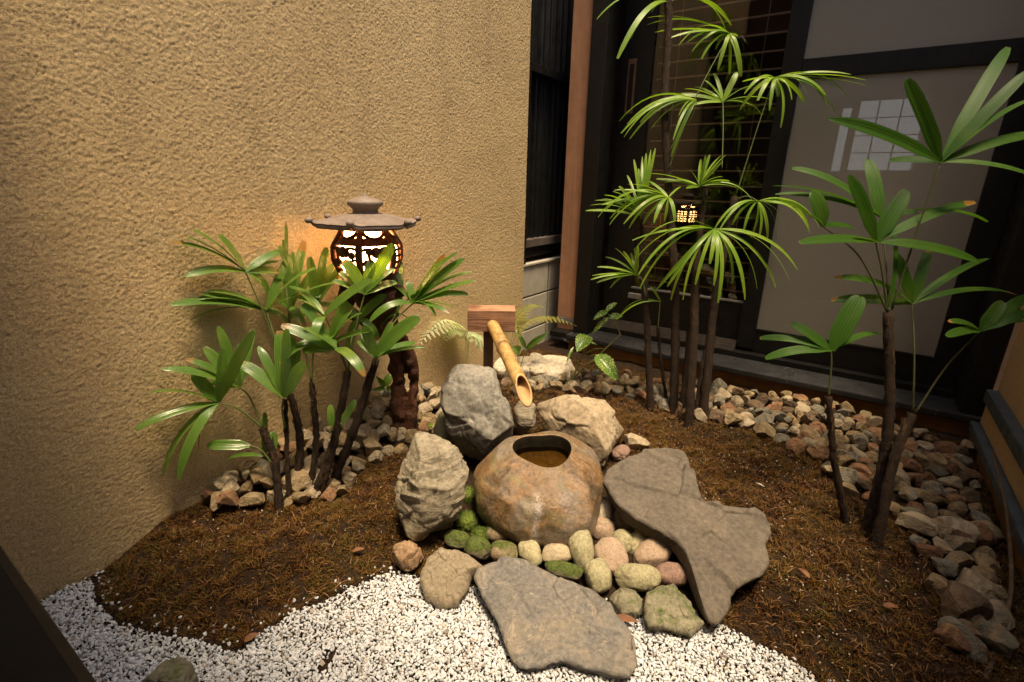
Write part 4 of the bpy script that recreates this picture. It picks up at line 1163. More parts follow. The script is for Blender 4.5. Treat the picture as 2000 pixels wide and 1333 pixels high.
def palm(name, label, base_px, zbase, canes, fronds, mat, zoom, width, crad=.0125, up_w=.7, cam_w=.55, seed=0, pet='petiole', dens=.0):
    rs = np.random.default_rng(seed)
    b = onz(*base_px, zbase); d0 = dep(b)
    zx = lambda x, y: (zoom[0] + zoom[2] * x, zoom[1] + zoom[2] * y)
    root = thing(name, label, 'palm', (b[0], b[1], tz(b[0], b[1])))
    off = np.array(root.location)
    for pts, dd, r in canes:
        q = []
        g = onz(*zx(*pts[0]), tz(*onz(*zx(*pts[0]), .05)[:2]) - .0)
        dg = dep(g)
        g = g - np.array([0, 0, .03]); q.append(g)
        for i, p_ in enumerate(pts):
            f = i / max(1, len(pts) - 1)
            q.append(atd(*zx(*p_), dg + (d0 + dd - dg) * f))
        c = catmull(q, 14)
        nn = len(c); rad = np.full(nn, r) * (1 + .22 * np.sin(np.arange(nn) * 1.9) ** 6) * np.linspace(1.12, .85, nn)
        cn = tube('cane', c, rad, M['cane'], root, 12, .006, 85, off)
        V = []; F = []                                                   # old leaf sheaths: ragged strips round the cane
        tgc = np.gradient(c, axis=0); tgc /= np.linalg.norm(tgc, axis=1)[:, None]
        for _ in range(int(16 + 120 * np.linalg.norm(c[-1] - c[0]))):
            i = int(rs.integers(3, nn - 2)); a = np.cross(tgc[i], rs.normal(size=3)); a /= np.linalg.norm(a); s_ = np.cross(tgc[i], a)
            p = c[i] + a * r * 1.02; hh = rs.uniform(.012, .035); ww = rs.uniform(.0015, .004); o_ = rs.uniform(.0, .009)
            k_ = len(V); V += [p - s_ * ww, p + s_ * ww, p + tgc[i] * hh * .6 + s_ * ww * .7 + a * o_ * .3, p + tgc[i] * hh + a * o_]
            F += [[k_, k_ + 1, k_ + 2], [k_, k_ + 2, k_ + 3]]
        sh_ = mesh_obj('sheath_fibres', np.array(V) - off, F, M['sheath'], cn); sh_['kind'] = 'stuff'
    cv = CAM - b; cv /= np.linalg.norm(cv)
    for fr in fronds:
        hub_px, dd, tips, foot = fr[:4]
        wk = fr[4] if len(fr) > 4 else 1.0
        hub = atd(*zx(*hub_px), d0 + dd)
        if foot is not None:
            fp = atd(*zx(*foot[:2]), d0 + (foot[2] if len(foot) > 2 else dd * .3))
            mid = (fp + hub) / 2 + np.array([0, 0, .02]) + rs.normal(size=3) * .004
            fo_ = tube('frond', catmull([fp, mid, hub], 8), [.0032, .0024, .0022], M[pet], root, 6, 0, 30, off)
        else:
            fo_ = tube('frond', catmull([hub - np.array([0, 0, .012]), hub, hub + np.array([0, 0, .004])], 3), [.004, .004, .003], M[pet], root, 6, 0, 30, off)
        extra = []
        if dens and len(tips) > 3:                                        # leaflets between the surveyed ones
            srt = sorted(tips, key=lambda q: math.atan2(q[1] - hub_px[1], q[0] - hub_px[0]))
            for a_, b_ in zip(srt[:-1], srt[1:]):
                da = math.atan2(b_[1] - hub_px[1], b_[0] - hub_px[0]) - math.atan2(a_[1] - hub_px[1], a_[0] - hub_px[0])
                if .12 < da < 1.3 and rs.random() < dens:
                    m_ = rs.uniform(.9, 1.12); extra.append((hub_px[0] + ((a_[0] + b_[0]) / 2 - hub_px[0]) * m_, hub_px[1] + ((a_[1] + b_[1]) / 2 - hub_px[1]) * m_, rs.uniform(-.09, .09), .85))
        for i, tp in enumerate(list(tips) + extra):
            ddt = tp[2] if len(tp) > 2 else rs.uniform(-.07, .07)
            tip = atd(*zx(tp[0], tp[1]), d0 + dd + ddt)
            dr = tip - hub; L = np.linalg.norm(dr)
            nh = np.array([0, 0, up_w]) + cv * cam_w + rs.normal(size=3) * .36
            if dr[2] / L > .75: nh = cv * 1.0 + np.array([.3, 0, .25]) + rs.normal(size=3) * .25
            arch = .05 + .10 * rs.random() + (.16 if dr[2] < -.2 * L else 0)
            wd = width * wk * (tp[3] if len(tp) > 3 else 1.0) * rs.uniform(.88, 1.12)
            leaf_blade('leaflet', hub, tip, wd, nh, arch * .6, mat, fo_, off, droop=arch * .8, fold=rs.uniform(.10, .30), blunt=rs.uniform(.32, .62))
    return root
ZL = (250, 350, .5251)
palm('lady_palm', 'leafy palm with broad drooping leaflets in front of the lantern', (575, 1000), .06,
     [([(563, 1240), (548, 1060), (500, 925)], -.02, .0115), ([(625, 1170), (640, 970), (605, 800)], .06, .0110), ([(678, 1155), (700, 960), (682, 755)], .10, .0095),
      ([(690, 1190), (770, 960), (818, 715)], .03, .0115), ([(755, 1145), (830, 960), (922, 672)], .05, .0130), ([(600, 1205), (592, 1020), (585, 820)], .02, .0065), ([(715, 1180), (745, 1080), (790, 900)], .04, .009)],
     [((437, 345), .12, [(240, 188), (335, 207), (150, 237), (212, 364), (572, 268), (560, 345), (525, 435)], (585, 720, .06)),
      ((515, 490), .04, [(300, 418), (160, 470), (235, 525), (262, 446), (592, 300), (600, 545), (785, 385)], (600, 800, .05)),
      ((600, 480), .10, [(655, 230), (583, 300), (612, 270, .05, .8), (660, 560), (540, 420)], (605, 800, .06)),
      ((585, 360), .12, [(587, 158, .02, .45), (577, 225, .03, .4)], (605, 800, .06), .9),
      ((700, 475), .12, [(675, 290), (738, 255), (870, 262), (640, 520), (790, 360), (760, 470)], (682, 755, .10)),
      ((880, 428), .02, [(800, 305, -.04, 1.5), (985, 240, .02, 1.5), (905, 300), (960, 300, .08), (1000, 385), (760, 380)], (818, 720, .03)),
      ((1060, 462), .10, [(1290, 380), (1280, 346), (1178, 280), (1252, 295), (1222, 482), (1145, 512), (1040, 380), (900, 530), (985, 400)], (922, 675, .05)),
      ((730, 508), -.02, [(905, 378, -.04, 1.1), (600, 400), (690, 600), (640, 450)], (818, 720, .03)),
      ((752, 612), -.02, [(598, 545), (650, 465), (800, 460), (905, 565), (565, 690), (690, 560), (870, 500)], (818, 720, .03)),
      ((922, 662), .0, [(1085, 515, -.03, 1.3), (1105, 628, 0, .7), (880, 545, -.06, 1.3), (1000, 600), (860, 600)], (922, 690, .04)),
      ((770, 632), -.06, [(880, 735, -.05), (570, 545, -.04), (650, 640), (720, 560)], (818, 720, .03)),
      ((1000, 500), .14, [(1100, 400), (1010, 300), (890, 470), (1060, 560), (940, 560)], (922, 675, .05)),
      ((415, 775), -.03, [(335, 548), (125, 708), (466, 560), (282, 625, .05), (300, 760), (420, 610)], (500, 925, -.02)),
      ((580, 812), -.05, [(405, 682), (565, 565, .0, 1.3), (612, 590), (480, 740), (655, 680)], (585, 930, .0), 1.15),
      ((335, 832), -.06, [(240, 725, -.03, 1.1), (28, 932), (78, 798), (130, 1105), (188, 1118), (265, 1005), (468, 562), (290, 880)], (500, 925, -.02)),
      ((640, 420), .15, [(520, 360), (560, 250), (700, 330), (720, 440), (610, 520)], (682, 755, .10)),
      ((860, 520), .08, [(960, 430), (770, 440), (820, 640), (930, 600), (740, 540)], (818, 720, .03)),
      ((455, 992), -.03, [(295, 992, -.03, 1.2)], (548, 1080, -.01), .9), ((505, 1030), .02, [(365, 1042), (508, 868)], (548, 1080, -.01), .7),
      ((758, 925), .0, [(752, 840, 0, .9)], None, .8), ((795, 912), .0, [(846, 822, 0, .9)], None, .8), ((540, 1010), .0, [(538, 940, 0, .9)], None, .9)],
     M['leaf_a'], ZL, .0285, seed=11, dens=.5)
ZM = (0, 0, 1)
palm('lady_palm', 'tall clump of palms with narrow fan leaves before the glass door', (1335, 812), .06,
     [([(1270, 800), (1264, 640), (1253, 500), (1250, 425)], .0, .0135), ([(1303, 792), (1290, 700), (1285, 640)], .05, .007), ([(1315, 808), (1319, 600), (1306, 370), (1299, 200), (1306, 60), (1305, 0)], .0, .0165),
      ([(1333, 796), (1350, 620), (1362, 500), (1378, 370)], .05, .012), ([(1345, 832), (1356, 640), (1358, 530)], -.05, .0165), ([(1373, 820), (1394, 604), (1412, 500), (1436, 385)], -.02, .0165), ([(1360, 815), (1372, 720), (1388, 650)], -.03, .011)],
     [((1306, 4), .0, [(1166, 38), (1206, 115, -.1, 1.3), (1272, 25), (1419, 30), (1220, -30), (1380, -40), (1330, -70), (1418, 62, .05, 1.1)], None, 1.1),
      ((1425, 66), .02, [(1265, 35), (1279, 64), (1306, 76), (1325, 90), (1342, 84), (1377, 76), (1370, 117), (1402, 137), (1398, 97), (1447, 150, 0, 1.2), (1440, 72)], (1306, 300, .0)),
      ((1412, 200), .06, [(1356, 170), (1394, 144), (1440, 142, 0, 1.5), (1308, 192), (1352, 206), (1470, 207), (1487, 226), (1505, 195), (1330, 183)], (1410, 330, .0)),
      ((1360, 196), -.03, [(1210, 237), (1225, 243), (1213, 261), (1219, 268), (1230, 272), (1311, 306), (1345, 240), (1326, 227), (1250, 240)], (1306, 330, .0), .85),
      ((1512, 152), -.05, [(1445, 215), (1480, 197), (1520, 189), (1524, 250, 0, 1.2), (1576, 184), (1571, 200), (1615, 206), (1631, 220), (1637, 172), (1692, 168), (1662, 146), (1450, 160), (1655, 190)], (1438, 380, .0)),
      ((1252, 422), -.04, [(1144, 412), (1152, 402), (1162, 392), (1181, 382), (1209, 364), (1238, 312), (1280, 290), (1262, 300), (1247, 330)], None, .85),
      ((1306, 386), -.08, [(1168, 425), (1190, 440), (1229, 446), (1277, 436), (1318, 432), (1176, 400), (1200, 372), (1267, 354), (1330, 365)], (1306, 420, .0), .95),
      ((1366, 365), .0, [(1252, 340), (1282, 350), (1297, 357), (1322, 350), (1395, 338), (1340, 368), (1468, 390), (1425, 355), (1369, 312), (1386, 303), (1418, 303), (1408, 305)], (1378, 400, .05), .8),
      ((1395, 448), -.10, [(1245, 503), (1247, 537), (1281, 567), (1303, 560), (1334, 586), (1386, 516), (1402, 592), (1430, 556), (1455, 586), (1515, 562), (1557, 527), (1235, 470), (1300, 455)], (1412, 510, -.02), 1.1),
      ((1480, 393), -.04, [(1452, 457), (1482, 465), (1517, 470), (1540, 463), (1582, 456), (1600, 445), (1396, 447), (1430, 440), (1575, 410)], (1436, 390, .0), 1.0),
      ((1243, 537), .02, [(1201, 485), (1167, 522), (1157, 539), (1165, 553), (1180, 552), (1192, 563), (1246, 481), (1232, 495)], (1262, 580, .0), .8),
      ((1290, 590), .02, [(1213, 612), (1205, 625), (1270, 560)], (1285, 640, .03), .7)],
     M['leaf_b'], ZM, .0165, seed=12, up_w=.8, cam_w=.35, dens=.75)
ZR = (1450, 80, .5253)
palm('lady_palm', 'dark palm with few wide blunt leaflets before the screen door', (1690, 1048), .06,
     [([(460, 1832), (524, 1569), (548, 1333), (540, 1010)], .0, .0135), ([(497, 1895), (560, 1569), (632, 1388)], -.02, .0125), ([(383, 1795), (343, 1569), (320, 1325)], .02, .0095)],
     [((737, 452), -.06, [(320, 290, -.05), (612, 145), (988, 25), (1060, 115), (1100, 210), (1120, 345), (1110, 520), (545, 445, .06, .6)], (555, 1000, .0), 1.1),
      ((512, 655), .10, [(185, 475), (115, 540), (122, 572), (465, 440, .05, 1.3), (910, 675), (650, 640)], (545, 1000, .02)),
      ((495, 747), -.02, [(395, 500, -.04, 1.3), (612, 555, .0, 1.5), (865, 600), (212, 752, -.06), (360, 745), (880, 825)], (540, 1010, .0)),
      ((630, 977), .06, [(345, 882), (330, 965), (568, 790), (690, 780), (915, 810), (1018, 945, 0, 1.2)], (635, 1385, .0)),
      ((885, 1078), -.04, [(765, 1045), (758, 1100), (972, 972, 0, 1.4), (1075, 945), (1080, 1010), (1100, 1060)], (640, 1388, -.02)),
      ((330, 1152), .02, [(180, 1050), (65, 1107), (85, 1182), (437, 950, .0, 1.8), (530, 1092)], (320, 1325, .02)),
      ((300, 690), .02, [(258, 560, .0, 1.8), (420, 700), (230, 640)], (540, 1010, .0)),
      ((545, 1000), .0, [(560, 690, .02, .5), (575, 800, .0, .4)], None)],
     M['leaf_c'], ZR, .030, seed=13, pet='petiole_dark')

# ------------------------------------------------------------------ ferns, spotted shrub, seedlings
def fern(name, label, base, fronds, mat, plen, group=None):
    root = thing(name, label, 'fern', base); off = np.array(base)
    for pts in fronds:
        c = catmull(pts, 10); fo_ = tube('frond', c, [.0016, .0012, .0006], M['stem_green'], root, 5, 0, 30, off)
        n = len(c); V = []; F = []; UV = []
        tg = np.gradient(c, axis=0); tg /= np.linalg.norm(tg, axis=1)[:, None]
        i0 = int(n * .28)
        for i in range(i0, n, 2):
            f = (i - i0) / (n - i0); L = plen * (math.sin(math.pi * min(1, .25 + .8 * f)) * .9 + .08)
            for sg in (-1, 1):
                side = np.cross(tg[i], [0, 0, 1.0]); side /= np.linalg.norm(side) + 1e-9
                dr = side * sg + tg[i] * .45 + np.array([0, 0, -.25]); dr /= np.linalg.norm(dr)
                ups = np.cross(dr, side * sg); 
                for q in range(7):                      # pinnules
                    g = (q + .6) / 7; b_ = c[i] + dr * L * g; pl = L * .24 * (1 - g * .7)
                    for s2 in (-1, 1):
                        d2 = tg[i] * s2 + dr * .6; d2 /= np.linalg.norm(d2)
                        wv_ = dr * L * .07
                        a = len(V); V += [b_ - wv_, b_ + d2 * pl * .6 - wv_ * .8, b_ + d2 * pl, b_ + wv_ + d2 * pl * .5]
                        F.append([a, a + 1, a + 2, a + 3]); UV += [(0, 0), (.5, .5), (1, .7), (.5, .5)]
                a = len(V); V += [c[i] - tg[i] * .0008, c[i] + dr * L, c[i] + tg[i] * .0008]; F.append([a, a + 1, a + 2]); UV += [(0, 0), (.5, 1), (1, 0)]
        o = mesh_obj('leaf', np.array(V) - off, F, mat, fo_)
        o.data.uv_layers.new(name='UVMap')
    return root
fb = onz(905, 772, .06)
fd = dep(fb)
fern('fern', 'pale silvery fern against the tan wall left of the wooden block', (fb[0], fb[1], tz(fb[0], fb[1])),
     [[fb, atd(912, 660, fd + .02), atd(880, 632, fd), atd(845, 645, fd - .03), atd(812, 680, fd - .06)], [fb, atd(915, 660, fd + .03), atd(890, 630, fd + .05), atd(862, 625, fd + .04), atd(835, 648, fd + .02)],
      [fb, atd(910, 665, fd), atd(895, 645, fd - .02), atd(878, 645, fd - .05), atd(868, 672, fd - .07)],
      [fb, atd(915, 670, fd + .02), atd(925, 652, fd + .03), atd(938, 665, fd + .03), atd(946, 690, fd + .02)]], M['fern'], .072)
fb2 = onz(985, 745, .07); fd2 = dep(fb2)
fern('fern', 'olive fern with reddish tips right of the wooden block', (fb2[0], fb2[1], tz(fb2[0], fb2[1])),
     [[fb2, atd(1005, 660, fd2), atd(1040, 622, fd2 - .02), atd(1085, 620, fd2 - .04), atd(1128, 638, fd2 - .05)], [fb2, atd(1002, 650, fd2 + .03), atd(1010, 620, fd2 + .04), atd(1035, 595, fd2 + .04), atd(1070, 600, fd2 + .05)]], M['fern2'], .075)

def broad(name, base, tip, width, mat, parent, off, nh, curl=.15, teeth=0):
    base = np.asarray(base); tip = np.asarray(tip); d = tip - base; L = np.linalg.norm(d)
    nh = np.asarray(nh, float); nh = nh - d * (nh @ d) / L ** 2; nh /= np.linalg.norm(nh); s = np.cross(d / L, nh)
    V = []; seg, cr = 16, 8
    for i in range(seg + 1):
        t = i / seg; p = base + d * t + nh * L * curl * 4 * t * (1 - t)
        w_ = width * math.sin(math.pi * min(1, t ** .75)) ** .8 * .5 + .0008
        if teeth: w_ *= 1 + .07 * ((i % 2) * 2 - 1)
        for k in range(cr + 1):
            x = k / cr * 2 - 1; V.append(p + s * x * w_ + nh * abs(x) * w_ * .35)
    F = [[i * (cr + 1) + k, i * (cr + 1) + k + 1, (i + 1) * (cr + 1) + k + 1, (i + 1) * (cr + 1) + k] for i in range(seg) for k in range(cr)]
    return mesh_obj(name, np.array(V) - off, F, mat, parent)
ab = onz(1088, 760, .06); ad = dep(ab)
au = thing('spotted_shrub', 'small spotted laurel shrub with yellow-flecked leaves beside the sill', 'shrub', (ab[0], ab[1], tz(ab[0], ab[1]))); ao = np.array(au.location)
A_ = lambda x, y, d=0.0: atd(1080 + .2 * x, 560 + .2 * y, ad + d)
tube('stem', catmull([ab - [0, 0, .02], A_(200, 890), A_(330, 770, -.02), A_(450, 680, -.03), A_(500, 620, -.04), A_(640, 490, -.05), A_(650, 450, -.05), A_(600, 350, -.05), A_(540, 270, -.05)], 6), [.0055, .004, .003, .0022], M['stem_green'], au, 7, 0, 30, ao)
tube('stem', catmull([A_(205, 880), A_(250, 740, .02), A_(300, 650, .0), A_(345, 560, -.04)], 6), [.0045, .003, .002], M['stem_green'], au, 7, 0, 30, ao)
tube('stem', catmull([A_(330, 770, -.02), A_(345, 690, -.05), A_(420, 665, -.08)], 5), [.003, .002], M['stem_green'], au, 7, 0, 30, ao)
tube('stem', catmull([A_(300, 665), A_(400, 615, -.03), A_(490, 605, -.04)], 5), [.003, .002], M['stem_green'], au, 7, 0, 30, ao)
up_n = (CAM - ab) / np.linalg.norm(CAM - ab) * .9 + np.array([0, 0, .6])
for (b0, t0, w_, m_) in [((420, 668, -.08), (620, 920, -.14), .078, 1), ((345, 480, -.04), (235, 640, -.10), .075, 1), ((530, 245, -.05), (395, 325, -.08), .030, 0), ((520, 245, -.05), (625, 160, -.03), .026, 0), ((545, 310, -.05), (680, 290, -.03), .034, 0), ((540, 300, -.05), (385, 460, -.05), .024, 0), ((205, 590, .0), (135, 745, -.02), .012, 0), ((370, 545, -.04), (432, 572, -.04), .008, 0)]:
    broad('leaf', A_(*b0), A_(*t0), w_, M['aucuba'], au, ao, up_n + rng.normal(size=3) * .15, .10, m_)
def seedling(label, base, leaves, mat, stem=True, cat='seedling'):
    s = thing('seedling', label, cat, (base[0], base[1], tz(base[0], base[1]) if base[2] < .2 else base[2])); o = np.array(s.location)
    for b0, t0, w_ in leaves:
        if stem: tube('stem', catmull([base, (np.array(base) + b0) / 2 + [0, 0, .004], b0], 4), [.0018, .001], M['stem_green'], s, 5, 0, 30, o)
        broad('leaf', b0, t0, w_, mat, s, o, (CAM - np.array(base)) + np.array([0, 0, .6]), .12)
    return s
p0 = onz(1010, 738, .07); d_ = dep(p0) - .02
seedling('broad-leaved green seedling between wooden block and flat cream rock', p0, [(atd(1028, 682, d_), atd(1072, 650, d_ - .03), .03), (atd(1027, 682, d_), atd(1008, 645, d_), .022), (atd(1015, 688, d_), atd(1000, 678, d_ - .03), .045), (atd(1012, 650, d_ + .02), atd(1010, 630, d_ + .03), .014)], M['leaf_a'])
p0 = onz(835, 850, .06); d_ = dep(p0)
seedling('tiny bright green lobed seedling at the driftwood foot', p0, [(atd(832, 833, d_), atd(x, y, d_ - .01), .014) for x, y in ((816, 826), (822, 836), (834, 824), (846, 836), (850, 829))], M['leaf_young'])
p0 = onz(745, 830, .06); d_ = dep(p0)
seedling('low strap-leaved seedling by the wall left of the driftwood', p0, [(atd(752, 755, d_), atd(765, 728, d_), .03), (atd(750, 757, d_), atd(734, 735, d_), .022), (atd(752, 760, d_), atd(725, 765, d_), .018), (atd(755, 762, d_), atd(768, 755, d_), .02)], M['leaf_a'])
p0 = onz(690, 865, .06); d_ = dep(p0)
seedling('small strap leaf lying on the rubble behind the palm canes', p0, [(atd(688, 847, d_), atd(712, 838, d_), .02)], M['leaf_a'])

# ------------------------------------------------------------------ rubble stones
stone_meshes = []; STV = []
STONES = dict(tan=((.26, .185, .095), (.40, .30, .165)), grey=((.16, .145, .105), (.27, .245, .185)), rust=((.20, .095, .05), (.34, .19, .095)), cream=((.36, .285, .18), (.50, .41, .28)), brown=((.11, .072, .04), (.22, .15, .09)))
def rubble_mat(name, c0, c1, sd):
    m, t, bs = new_mat(name)
    oi = t.nodes.new('ShaderNodeObjectInfo'); v = coords(t)
    a = t.nodes.new('ShaderNodeVectorMath'); a.operation = 'ADD'; t.links.new(v, a.inputs[0])
    sc_ = t.nodes.new('ShaderNodeVectorMath'); sc_.operation = 'SCALE'; sc_.inputs[3].default_value = 37.0
    t.links.new(oi.outputs['Location'], sc_.inputs[0]); t.links.new(sc_.outputs[0], a.inputs[1]); v = a.outputs[0]
    c = mix(t, oi.outputs['Random'], c0, c1)
    c = mix(t, ramp(t, noise(t, v, 1.3, 5, .65, .6), [(.42, (0, 0, 0)), (.60, (.7, .7, .7))]), c, tuple(x * .5 for x in c0))
    c = mix(t, ramp(t, noise(t, v, 1.0, 4, .6, .8), [(.55, (0, 0, 0)), (.68, (.7, .7, .7))]), c, (.40, .25, .11))
    t.links.new(c, bs.inputs['Base Color']); bs.inputs['Roughness'].default_value = .7
    bs.inputs['Specular IOR Level'].default_value = .4
    bump(t, bs, noise(t, v, 3.0, 7, .68), .5, .25)
    return m
SMAT = {k: rubble_mat('rubble_' + k, *c, i) for i, (k, c) in enumerate(STONES.items())}
for k in range(16):
    V, F = ICO[3]; rs = np.random.default_rng(300 + k); L = V.copy() * np.array([1.0, rs.uniform(.6, .9), rs.uniform(.5, .75)])
    for _ in range(13):
        d = rs.normal(size=3); d /= np.linalg.norm(d); s = L @ d; lim = s.max() * rs.uniform(.52, .82); L -= np.clip(s - lim, 0, None)[:, None] * d
    L += V * (.035 * fbm(L * 3.2 + k * 9, 3))[:, None]
    L /= np.abs(L).max()
    me = bpy.data.meshes.new('rubble_stone'); me.from_pydata(L.tolist(), [], F.tolist()); me.update()
    me.materials.append(None)
    me.polygons.foreach_set('use_smooth', np.zeros(len(F), bool))
    stone_meshes.append(me); STV.append(L)
def scatter(poly, spacing, n_try, rs):
    lo, hi = poly.min(0), poly.max(0); pts = []
    C_ = rs.uniform(lo, hi, size=(n_try, 2)); C_ = C_[inside(C_, poly)]
    for c in C_:
        if all((c[0] - p[0]) ** 2 + (c[1] - p[1]) ** 2 > spacing ** 2 for p in pts): pts.append(c)
    return pts
rs = np.random.default_rng(44)
WORD = dict(tan='tan', grey='grey', rust='rusty orange', cream='pale cream', brown='dark brown')
def one_stone(x, y, z, s, mk, label, group=None):
    o = bpy.data.objects.new('rubble_stone', stone_meshes[rs.integers(16)])
    o.material_slots[0].link = 'OBJECT'; o.material_slots[0].material = SMAT[mk]
    o.location = (x, y, z); o.scale = (s, s, s * rs.uniform(.85, 1.15))
    o.rotation_euler = (rs.uniform(-.6, .6), rs.uniform(-.6, .6), rs.uniform(0, 6.28))
    link(o); return tag(o, label, 'stone', group)
ALL = []
def put_stones(pts, where, smin, smax, lift, wts):
    for (x, y) in pts:
        mk = ['tan', 'grey', 'rust', 'cream', 'brown'][rs.choice(5, p=wts)]
        s = rs.uniform(smin, smax) * (1.45 if rs.random() < .12 else 1)
        heap = .030 * np.clip((-1.26 - x) / .15, 0, 1) if x < -1 and y < 1.5 else .02 * np.clip((y - 2.2) / .3, 0, 1)
        z = tz(x, y) + lift + heap + rs.uniform(-.008, .016)
        sz = 'big ' if s > smax * .99 else ('small ' if s < smin + .35 * (smax - smin) else '')
        ALL.append((s / dep((x, y, z)), x, y, z, s, mk, where(x, y), sz))
RUB_L[:, 0] = np.clip(RUB_L[:, 0], -1.475, 9); RUB_R[:, 1] = np.clip(RUB_R[:, 1], 0, 2.55); RUB_R[:, 0] = np.clip(RUB_R[:, 0], -9, .48)
pl_ = scatter(RUB_L, .038, 12000, rs)
pr_ = scatter(RUB_R, .045, 20000, rs)
put_stones(pl_, lambda x, y: 'left of the palm by the plaster wall' if y < .78 else ('behind the palm canes by the plaster wall' if y < 1.1 else 'beside the driftwood stump by the plaster wall'), .027, .038, .012, (.34, .08, .14, .38, .06))
put_stones(pr_, lambda x, y: 'behind the bamboo spout and spotted shrub' if x < -.78 else ('behind the tall palms by the glass door' if x < -.3 else (('right of the tall palm canes' if x < -.08 else ('behind the thin dark cane' if x < .16 else 'in the corner by the ledged wall')) if y > 1.95 else ('between dark palm canes and ledged wall' if y > 1.5 else 'along the foot of the ledged wall'))), .030, .041, .014, (.28, .24, .17, .15, .16))
for px_, py_, s, mk, lb in [(1862, 1205, .062, 'brown', 'large dark angular stone at the lower end of the right rubble'), (1912, 1180, .058, 'cream', 'pale wedge stone at the lower end of the right rubble'), (1885, 1265, .055, 'grey', 'grey half-buried stone below the right rubble'), (1820, 1165, .04, 'tan', 'single tan stone on the moss left of the lower right rubble')]:
    c = onz(px_, py_, .05); one_stone(min(c[0], .45), c[1], tz(c[0], c[1]) + .02, s, mk, lb)
ALL.sort(key=lambda q: -q[0])
for q in ALL[:296]:
    one_stone(*q[1:6], f'{q[7]}{WORD[q[5]]} angular stone in the rubble {q[6]}', f'{q[7]}{WORD[q[5]]} rubble stones {q[6]}')
Vs = []; Fs = []; mi = []; nv = 0
for q in ALL[296:]:
    L = np.array([v_.co[:] for v_ in stone_meshes[rs.integers(16)].vertices]) if False else STV[rs.integers(16)]
    rot = rot_rand(1, rs)[0]; Vs.append(L @ rot.T * q[4] + np.array(q[1:4])); Fs.append(ICO[3][1] + nv); nv += len(L); mi += [list(STONES).index(q[5])] * len(ICO[3][1])
if Vs:
    o = fast_mesh('small_rubble', np.vstack(Vs), np.vstack(Fs), SMAT['tan']); o.data.materials.clear()
    for k in STONES: o.data.materials.append(SMAT[k])
    o.data.polygons.foreach_set('material_index', np.array(mi, np.int32)); tag(o, 'small far stones filling the rubble strips', 'rubble', kind='stuff')
print('rubble', len(pl_), len(pr_))

# ------------------------------------------------------------------ white gravel
def blob(F0, V0, pos, rot, scl):
    n, nv = len(pos), len(V0)
    V = np.einsum('nij,vj->nvi', rot, V0) * 1.0
    return V
def grains(name, P, size, mat, label, cat, parent=None, squash=(1, .75, .6), seed=0, sub=1, kind='stuff'):
    rs = np.random.default_rng(seed); n = len(P)
    V0, F0 = ICO[sub]
    V = V0[None] * (1 + .22 * rs.normal(size=(n, len(V0), 1)).clip(-1.4, 1.4)) * (np.array(squash) * rs.uniform(.8, 1.2, size=(n, 1, 3)))
    V = np.einsum('nij,nvj->nvi', rot_rand(n, rs), V) * size[:, None, None] + P[:, None, :]
    F = (F0[None] + (np.arange(n) * len(V0))[:, None, None]).reshape(-1, 3)
    return tag(fast_mesh(name, V.reshape(-1, 3), F, mat, parent, False), label, cat, kind=kind)
def jitter(poly, step, rs, j=.45):
    lo, hi = poly.min(0), poly.max(0)
    X, Y = np.meshgrid(np.arange(lo[0], hi[0], step), np.arange(lo[1], hi[1], step)); P = np.c_[X.ravel(), Y.ravel()] + rs.uniform(-j, j, size=(X.size, 2)) * step
    return P
rs = np.random.default_rng(9)
vis = np.vstack([gp, [onz(1700, 1400, 0)[:2], onz(60, 1400, 0)[:2]]])
layers = []
for lay, (st_, dz_) in enumerate([(.0070, .001), (.0074, .0045), (.018, .008)]):
    P = jitter(GRAVEL, st_, rs); P = P[(P[:, 1] > .02) & (P[:, 0] > -1.497) & (P[:, 0] < .3)]
    d = pdist(P, GRAVEL); i_ = inside(P, GRAVEL); q = np.c_[P * 9, np.zeros(len(P))]
    thr = .012 + .016 * perlin(q) + .010 * perlin(q * 3.1)
    keep = i_ & (d > thr)
    bare = perlin(np.c_[P * 7.5, np.full(len(P), 3.3)]) + .45 * perlin(np.c_[P * 24, np.full(len(P), 1.3)])
    keep &= (bare < (.52 if lay < 2 else .1)) | (rs.random(len(P)) < .15)
    stray = (~i_) & (d < .05) & (rs.random(len(P)) < .16 * (1 - d / .05) ** 2) if lay == 0 else np.zeros(len(P), bool)
    P = P[keep | stray]
    layers.append(np.c_[P, tz_raw(P) + dz_ + .004 + rs.uniform(-.001, .002, len(P))])
PG = np.vstack(layers)
grains('white_gravel', PG, np.clip(rs.normal(.0042, .0012, len(PG)), .0022, .0085), M['gravel'], 'white crushed gravel spread over the front of the courtyard', 'gravel', seed=3)
# soil crumbs and moss bits trodden into the gravel
Pc = rs.uniform([-1.48, .15], [.2, 1.2], size=(30000, 2)); dc = pdist(Pc, GRAVEL); cl_ = perlin(np.c_[Pc * 11, np.full(len(Pc), 6.6)])
Pc = Pc[inside(Pc, GRAVEL) & (rs.random(len(Pc)) < .55 * np.exp(-dc / .035) + .22 * np.clip(cl_ - .28, 0, 1))]
grains('soil_crumbs', np.c_[Pc, tz_raw(Pc) + .012], rs.uniform(.0018, .0048, len(Pc)), M['soil'], 'dark soil crumbs trodden into the edge of the white gravel', 'soil', seed=8)
# gravel path behind the house corner
Pp = np.c_[rng.uniform(-1.52, -1.33, 900), rng.uniform(2.35, 3.2, 900), rng.uniform(.0, .012, 900)]
grains('path_gravel', Pp, rng.uniform(.006, .010, 900), M['gravel'], 'grey-white gravel of the passage beside the block wall', 'gravel', seed=4)
